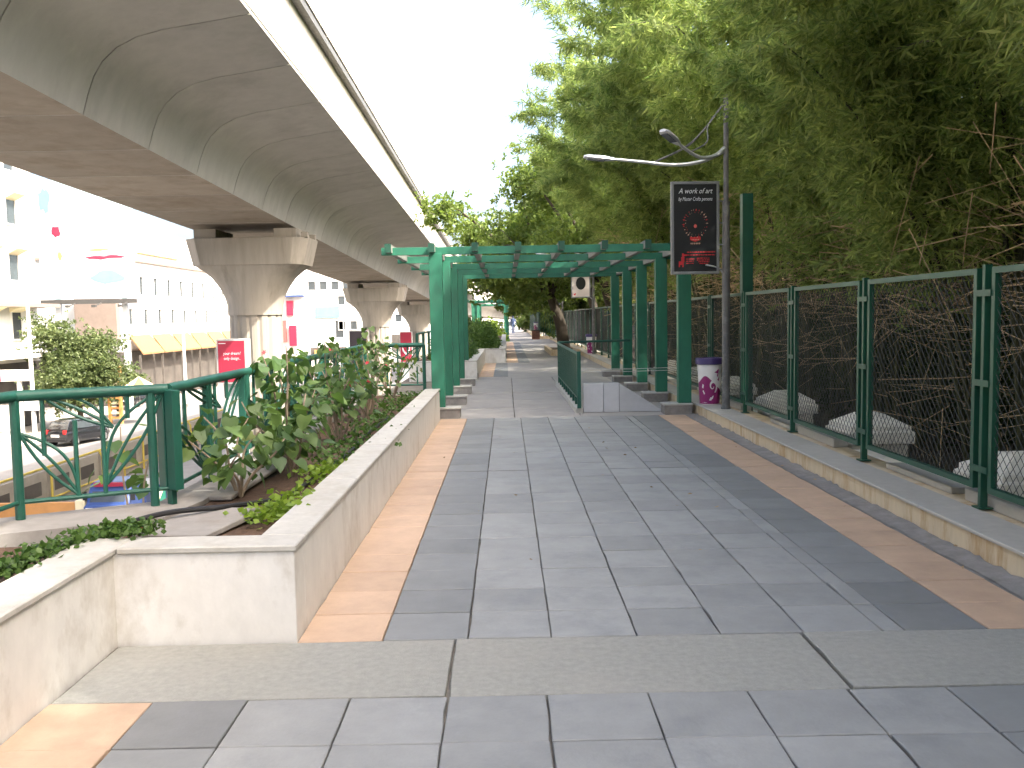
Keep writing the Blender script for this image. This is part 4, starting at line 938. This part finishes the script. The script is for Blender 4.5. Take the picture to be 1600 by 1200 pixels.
front = [(6.0, -7.4, .5, .95, 'bamboo clump behind the camera shading the walkway'), (5.9, -3.2, .3, .95, 'bamboo clump nearest the camera at the upper right edge'), (6.0, 1.2, -.2, .92, 'dark bamboo clump overhanging the rightmost fence panels'),
         (5.7, 5.6, .15, .90, 'bamboo clump with bare dry twigs behind the near fence panels'), (5.7, 9.8, -.1, .93, 'bamboo clump behind the lamp pole and mask poster'),
         (6.4, 14.0, .25, 1.08, 'sunlit bamboo clump rising behind the trellis right posts'), (6.3, 18.2, -.25, 1.15, 'yellow-green bamboo clump arching over the trellis'),
         (5.5, 22.6, .1, 1.18, 'bamboo clump behind the white poster beyond the trellis'), (5.2, 27.0, -.15, 1.12, 'farthest bamboo clump merging into the leafy trees')]
for i, (x, y, rz, s_, lb) in enumerate(front): clump(PR[i % 3], (x, y, -.62), rz, s_, lb)
for i in range(8):
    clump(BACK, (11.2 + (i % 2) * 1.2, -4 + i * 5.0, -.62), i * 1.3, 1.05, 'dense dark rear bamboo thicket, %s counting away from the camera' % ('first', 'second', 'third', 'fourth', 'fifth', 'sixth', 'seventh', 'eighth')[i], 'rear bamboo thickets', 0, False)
for i, (x, y, sd) in enumerate(((11.5, -12, 81), (13.0, -5.5, 82), (11.8, .5, 83), (13.2, 6.5, 84))):  # tall trees added to block the sun and keep the walkway shaded
    tree(('tall shade tree added behind the bamboo, out of view at rear', 'tall shade tree added beside the camera behind the thickets', 'tall shade tree added above the rightmost bamboo', 'tall shade tree added above the near fence panels', 'rear shade tree added far to the right, behind the camera', 'rear shade tree added far right of the walkway', 'rear shade tree added farthest right behind the bamboo')[i],
         (x, y, -.62), 14.5, 4.6, 26000, 'bamboo_leaf_dark', sd, (-.5, 0), group='added sun-blocking trees', leafL=(.30, .5), trunk_r=.35, fork=.45, clump_r=2.0)
# undergrowth mass (countless), deep shade put into its dark leaf colour
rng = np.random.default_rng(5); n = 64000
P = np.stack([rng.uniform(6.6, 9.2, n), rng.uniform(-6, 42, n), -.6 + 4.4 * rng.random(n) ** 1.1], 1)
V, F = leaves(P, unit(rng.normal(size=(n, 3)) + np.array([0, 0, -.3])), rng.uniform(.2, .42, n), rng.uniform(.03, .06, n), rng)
o = link('undergrowth', npmesh('undergrowth', V, F, 'under_leaf_shade')); tag(o, 'leafy undergrowth coloured dark for the deep shade behind the fence', 'undergrowth', None, 'stuff')
b = MB(); b.bx(16, 16.3, -30, 130, -.62, 4.2); tag(b.build('sky_block_wall', 'brown_wall'), 'dark wall added far behind the bamboo to block bright sky', 'wall')  # unseen wall added so bright sky does not show through the bamboo

GT = 'leafy trees along the far path'
tree('dark leaning tree overhanging the path behind the trellis', (2.45, 38, 0), 6.6, 3.3, 38000, 'tree_leaf', 31, (-1.6, 0), trunk_r=.24, group=GT, leafL=(.14, .24), fork=.36)
tree('pale green leafy tree above the trellis roof, left of the bamboo', (4.2, 33, -.6), 8.6, 3.0, 42000, 'tree_leaf', 32, (-1.6, 0), group=GT, leafL=(.12, .22), trunk_r=.2)
tree('broad leafy tree behind the leaning tree on the right', (4.6, 44, -.6), 9.0, 3.6, 38000, 'tree_leaf', 33, (-1.4, 0), group=GT, leafL=(.16, .26), trunk_r=.22)
tree('leafy tree far right of the path beyond the brick pier', (5.0, 58, -.6), 10.0, 4.2, 34000, 'far_leaf', 34, (-1.2, 0), group=GT, leafL=(.2, .34), trunk_r=.25)
tree('tree at the far bend of the path in front of the viaduct curve', (5.5, 76, -.6), 11.0, 4.6, 30000, 'far_leaf', 35, (-.8, 0), group=GT, leafL=(.25, .42), trunk_r=.3)
tree('most distant tree closing the path under the viaduct', (2.0, 108, -1.5), 8.0, 4.4, 24000, 'far_leaf', 36, (0, 0), group=GT, leafL=(.3, .5), trunk_r=.3)
tree('low dark tree behind the distant fence past the brick pier', (5.2, 68, -.6), 6.5, 3.4, 26000, 'far_leaf', 44, (0, 0), group=GT, leafL=(.25, .4), trunk_r=.2, fork=.12)
tree('low dark tree closing the right end of the distant fence', (5.0, 88, -.6), 7, 3.6, 24000, 'far_leaf', 45, (0, 0), group=GT, leafL=(.3, .5), trunk_r=.2, fork=.12)
tree('low dark tree behind the fence near the leaning tree', (5.6, 51, -.6), 6.5, 3.2, 26000, 'far_leaf', 46, (0, 0), group=GT, leafL=(.22, .36), trunk_r=.2, fork=.12)
tree('tree hidden behind the bamboo on the park side', (10, 52, -.6), 10.0, 4.6, 26000, 'far_leaf', 37, (0, 0), group=GT, leafL=(.25, .4), trunk_r=.3)
tree('tall park tree filling the gap beyond the bamboo', (9.5, 38, -.6), 10.0, 4.4, 30000, 'tree_leaf', 38, (0, 0), group=GT, leafL=(.2, .34), trunk_r=.3)
tree('dusty green roadside tree in front of the white block', (-29.2, 61, -5.4), 7.2, 2.0, 52000, 'street_leaf', 41, (0, 0), group='street trees', leafL=(.16, .28), trunk_r=.18, fork=.25, clump_r=1.3, low=.0)
tree('second low street tree by the shop fronts', (-29.0, 66.5, -5.4), 4.2, 1.6, 9000, 'street_leaf', 42, (0, 0), group='street trees', leafL=(.16, .28), trunk_r=.12)

# --- heart-leaved shrubs in the near planter: every large leaf its own piece
def heart(L=.105):
    o = [(0, 0), (.30, -.10), (.47, .08), (.46, .32), (.30, .62), (.12, .86), (0, 1.0)]
    V = [(0, t_ * L, -.03 * L * (t_ - .4) ** 2 * 8) for t_ in (0, .45, 1.0)]; V = [(0, 0, 0), (0, .5 * L, .015 * L), (0, L, -.10 * L)]
    right = [(x * L, y * L, (.16 * x - .12 * max(0, y - .4)) * L) for x, y in o[1:-1]]; left = [(-x, y, z) for x, y, z in right]
    V += right + left; r0 = 3; l0 = 8
    F = [(0, r0, r0 + 1, 1), (1, r0 + 1, r0 + 2, r0 + 3), (1, r0 + 3, r0 + 4, 2), (0, 1, l0 + 1, l0), (1, l0 + 3, l0 + 2, l0 + 1), (1, 2, l0 + 4, l0 + 3)]
    b = MB(); b.add(V, F); o_ = b.build('leaf', 'shrub_leaf', None, True); me = o_.data; bpy.data.objects.remove(o_); return me
HL = heart(); HV = np.array([v.co[:] for v in HL.vertices]); HF = [tuple(p.vertices) for p in HL.polygons]
def shrub(label, loc, h, spread, n_big, n_small, seed, stems=5, ls=1.0, lean=(0, 0), hv=.65):
    rr = random.Random(seed); t = thing('shrub', label, 'shrub', loc, rr.uniform(0, 6), 'heart-leaved shrubs in the near planter'); tips = []
    iz = Matrix.Rotation(-t.rotation_euler.z, 3, 'Z')
    for s_ in range(stems):
        a = 2 * math.pi * s_ / stems + rr.uniform(-.4, .4); sp = spread * rr.uniform(.35, 1.0); hh = h * rr.uniform(hv, 1.08)
        P_ = smooth_path([(0, 0, -.02), (sp * .25 * math.cos(a) + rr.gauss(0, .03), sp * .25 * math.sin(a), hh * .35), (sp * .6 * math.cos(a), sp * .6 * math.sin(a) + rr.gauss(0, .04), hh * .7), (sp * math.cos(a) + lean[0], sp * math.sin(a) + lean[1], hh)], 5)
        b = MB(); b.tube(P_, [.013 - .009 * j / len(P_) for j in range(len(P_))], 6, False); b.build('stem', 'bark_pale', t, True); tips.append(P_)
    V = []; F = []
    for k in range(n_big + n_small):
        P_ = tips[k % stems]; j = int((.38 + .62 * rr.random() ** .75) * (len(P_) - 1)); p = Vector(P_[j])
        az = rr.uniform(0, 2 * math.pi); d = rr.uniform(.04, .20) * (1.2 if j < len(P_) * .8 else .8)
        p = p + Vector((d * math.cos(az), d * math.sin(az), rr.uniform(-.05, .07))); s_ = ls * rr.uniform(.5, 1.25) * (.6 if j > len(P_) * .88 else 1)
        E = Matrix.LocRotScale(p, (Matrix.Rotation(az - math.pi / 2 + rr.gauss(0, .3), 3, 'Z') @ Matrix.Rotation(R(rr.gauss(-34, 22)), 3, 'X') @ Matrix.Rotation(R(rr.gauss(0, 22)), 3, 'Y')).to_quaternion(), Vector((s_, s_, s_)))
        if k < n_big: o = link('leaf', HL, t); o.matrix_basis = E
        else:
            b0 = len(V); V += [tuple(E @ Vector(q)) for q in HV]; F += [tuple(i + b0 for i in f) for f in HF]
    if V: b = MB(); b.add(V, F); o = b.build('foliage', 'shrub_leaf', t, True); o['kind'] = 'stuff'
    return t
SZ = .375
shrub('big heart-leaved shrub by the railing corner post', (-1.78, 5.85, SZ), .50, .42, 84, 30, 51, 6)
shrub('heart-leaved shrub with thick bent stem, second from the corner post', (-1.62, 6.6, SZ), .56, .38, 74, 44, 52, 6)
shrub('bushy heart-leaved shrub third from the corner post', (-1.84, 7.5, SZ), .96, .36, 70, 70, 53, 6, hv=.45)
shrub('heart-leaved shrub in the middle of the near planter', (-1.60, 8.4, SZ), .66, .36, 50, 80, 54, 6, .85)
shrub('tall heart-leaved shrub rising over the railing mid-planter', (-1.88, 9.3, SZ), .98, .36, 48, 90, 55, 6, .85, hv=.45)
shrub('heart-leaved shrub towards the far part of the near planter', (-1.60, 10.2, SZ), .74, .36, 44, 100, 56, 6, .8)
shrub('heart-leaved shrub with small red flowers near the trellis', (-1.75, 11.2, SZ), 1.02, .38, 30, 90, 57, 6, .75, hv=.5)
shrub('last heart-leaved shrub before the trellis posts', (-1.62, 12.4, SZ), .86, .42, 20, 110, 58, 6, .75)
shrub('leafy shoot climbing the street side of the railing', (-2.62, 6.3, -.45), 1.25, .30, 30, 0, 59, 3)
shrub('leafy shoot on the outer ledge at the left edge', (-3.0, 4.75, .25), .30, .22, 18, 0, 60, 3)
# ground cover
def cover(name, label, pts, n, m, seed, r=.12, hgt=.07, size=.035):
    rng = np.random.default_rng(seed); C_ = np.array([tuple(p) for p in pts]); k = rng.integers(0, len(C_), n)
    P = C_[k] + np.stack([rng.normal(0, r, n), rng.normal(0, r, n), rng.random(n) * hgt], 1)
    D = unit(rng.normal(size=(n, 3)) * np.array([1, 1, .35]) + np.array([0, 0, .2])); L_ = rng.uniform(.7, 1.3, n) * size
    V, F = leaves(P, D, L_, L_ * .8, rng, .1, .5); o = link(name, npmesh(name, V, F, m)); return tag(o, label, 'plants', None, 'stuff')
cover('ground_cover', 'lime green seedlings on the soil by the planter cap', [(-1.38, 5.05, .385), (-1.34, 5.25, .385), (-1.32, 5.5, .385), (-1.36, 6.3, .385), (-1.33, 6.6, .385)], 420, 'lime_leaf', 61, .075, .10, .05)
cover('ground_cover', 'low green cover along the soil of the near planter', [(-1.34 - .1 * (k % 3), 6.9 + k * .33, .38) for k in range(20)], 1300, 'creeper_leaf', 62, .13, .08, .045)
cover('creeper', 'trailing green creeper spilling onto the near planter cap', [(-2.10 - .03 * k, 4.5 - .14 * k, .43 + .02 * (k % 2)) for k in range(9)] + [(-1.98 + .06 * k, 4.46, .47) for k in range(3)], 1700, 'creeper_leaf', 63, .055, .06, .034)
b = MB()
for k in range(6):
    a = 2 * math.pi * k / 6; b.add([(0, 0, 0), (.014 * math.cos(a - .4), .014 * math.sin(a - .4), .006), (.022 * math.cos(a), .022 * math.sin(a), .004), (.014 * math.cos(a + .4), .014 * math.sin(a + .4), .006)], [(0, 1, 2, 3)])
o = b.build('flower', 'flower_red'); o.location = (-1.87, 4.46, .50); o.rotation_euler = (R(50), 0, 0); tag(o, 'small red flower lying on the planter cap corner', 'flower')
FM = o.data
for k, (x, y, z) in enumerate(((-1.7, 10.9, 1.0), (-1.5, 11.1, .95), (-1.62, 9.2, .85), (-1.45, 9.35, .88), (-2.0, 7.4, 1.27), (-1.7, 11.5, .9))):
    o = link('flower', FM, None, (x, y, z), (R(60), 0, k)); o.scale = (1.2, 1.2, 1.2); tag(o, 'small red blossom on the planter shrubs, ' + ('left of two near the trellis', 'right of two near the trellis', 'left of the mid-planter pair', 'right of the mid-planter pair', 'rising above the railing by the pier', 'closest to the trellis posts')[k], 'flower', 'red blossoms on the shrubs')
# bushes in the far planters
def bush(label, loc, rx, ry, rz, n, m, seed, size=(.05, .09)):
    rng = np.random.default_rng(seed); t = thing('bush', label, 'bush', loc, 0, 'bushes in the far planters')
    d = unit(rng.normal(size=(n, 3))); d[:, 2] = np.abs(d[:, 2]); q = rng.random((n, 1)) ** .35 * (1 + .22 * np.sin(d[:, :1] * 9 + 2) * np.cos(d[:, 1:2] * 8))
    P = d * q * np.array([rx, ry, rz]); L_ = rng.uniform(*size, n); V, F = leaves(P, unit(d + rng.normal(0, .8, (n, 3))), L_, L_ * .55, rng, mid=.5)
    c = link('foliage', npmesh('foliage', V, F, m), t); c['kind'] = 'stuff'
    b = MB(); rr = random.Random(seed)
    for k in range(5): b.tube([(0, 0, -.02), (rr.gauss(0, .1), rr.gauss(0, .1), rz * .4), (rr.gauss(0, rx * .4), rr.gauss(0, ry * .4), rz * .8)], [.02, .014, .006], 5, False)
    b.build('stem', 'bark', t); return t
bush('leafy bush in the planter right behind the trellis posts', (-1.5, 23.5, .40), .55, 1.1, .65, 5000, 'creeper_leaf', 71)
bush('white-flecked bush in the second planter', (-1.35, 26.0, .40), .5, 1.2, .55, 4500, 'shrub_leaf', 72)
bush('dense rounded bush at the corner of the farthest planter', (-.85, 31.6, .40), .62, 1.3, .95, 9000, 'creeper_leaf', 73)
bush('green bush behind the rounded bush in the farthest planter', (-1.5, 33.6, .40), .8, 1.5, 1.1, 7000, 'shrub_leaf', 74)
bush('lime shrub farther along the farthest planter', (-1.2, 40, .40), .8, 2.0, .9, 6000, 'lime_leaf', 75, (.08, .14))
bush('climbing lime vine beside the distant trellis', (-1.9, 36, .40), .35, .5, 2.4, 4500, 'lime_leaf', 76, (.08, .14))
bush('yellow flowering bush near the distant trellis', (-1.0, 56, 0), 1.0, 1.5, 1.3, 4000, 'lime_leaf', 77, (.1, .2))
# tree pit and kerb around the leaning tree
tp = thing('tree_pit', 'raised soil pit with pale kerb round the leaning tree', 'tree pit', (2.4, 38, 0))
b = MB(); b.bx(-.55, .45, -3.2, 2.5, -.01, .12); b.build('soil', 'soil', tp)
b = MB(); b.bx(-.7, -.56, -3.3, 2.6, -.01, .2); b.build('kerb', 'kerb_stone', tp, bevel=.01)
b = MB(); b.bx(-.7, .45, -3.45, -3.31, -.01, .24); b.build('kerb', 'kerb_stone', tp, bevel=.01)
# distant walker
pz = thing('person', 'tiny distant person in blue and dark clothes walking on the path', 'person', (.62, 84, 0), R(8))
b = MB(); rs = lambda rx, ry, z, x=0, y=0: [(x + rx * math.cos(2 * math.pi * k / 12), y + ry * math.sin(2 * math.pi * k / 12), z) for k in range(12)]
b.loft([rs(.05, .05, .0 + 1.62), rs(.085, .10, 1.55 + .0), rs(.08, .095, 1.46), rs(.05, .055, 1.40), rs(.10, .08, 1.36), rs(.20, .11, 1.30), rs(.19, .12, 1.1), rs(.15, .10, .95), rs(.17, .12, .82)][::-1]); 
for s_ in (-1, 1):
    b.loft([rs(.055, .05, .07, s_ * .09, .14 * s_), rs(.06, .06, .45, s_ * .09, .08 * s_), rs(.085, .085, .85, s_ * .085)])
    b.loft([rs(.06, .12, 0, s_ * .09, .14 * s_ - .04), rs(.045, .06, .09, s_ * .09, .14 * s_)])
    b.loft([rs(.03, .03, .74, s_ * .26, -.1 * s_), rs(.04, .04, 1.02, s_ * .25, -.05 * s_), rs(.05, .05, 1.30, s_ * .20)])
b.build('body', 'cloth_blue', pz, True)
b = MB(); b.loft([rs(.088, .105, 1.53), rs(.09, .108, 1.58), rs(.06, .07, 1.645)]); b.build('hair', 'cloth_dark', pz, True)

rng = np.random.default_rng(99); n = 46
P = np.stack([rng.uniform(-.95, 2.7, n), rng.uniform(3.0, 13, n), np.full(n, .004)], 1); k_ = rng.random(n) < .4; P[k_, 0] = rng.uniform(2.62, 2.84, k_.sum()); P[k_, 2] = .02
d_ = rng.normal(size=(n, 3)) * np.array([1, 1, .12]); L_ = rng.uniform(.018, .05, n); V, F = leaves(P, unit(d_), L_, L_ * .4, rng, .15, .5)
tag(link('leaf_litter', npmesh('leaf_litter', V, F, 'dry_twig')), 'scattered tiny dry leaves and grit on the paving', 'litter', None, 'stuff')
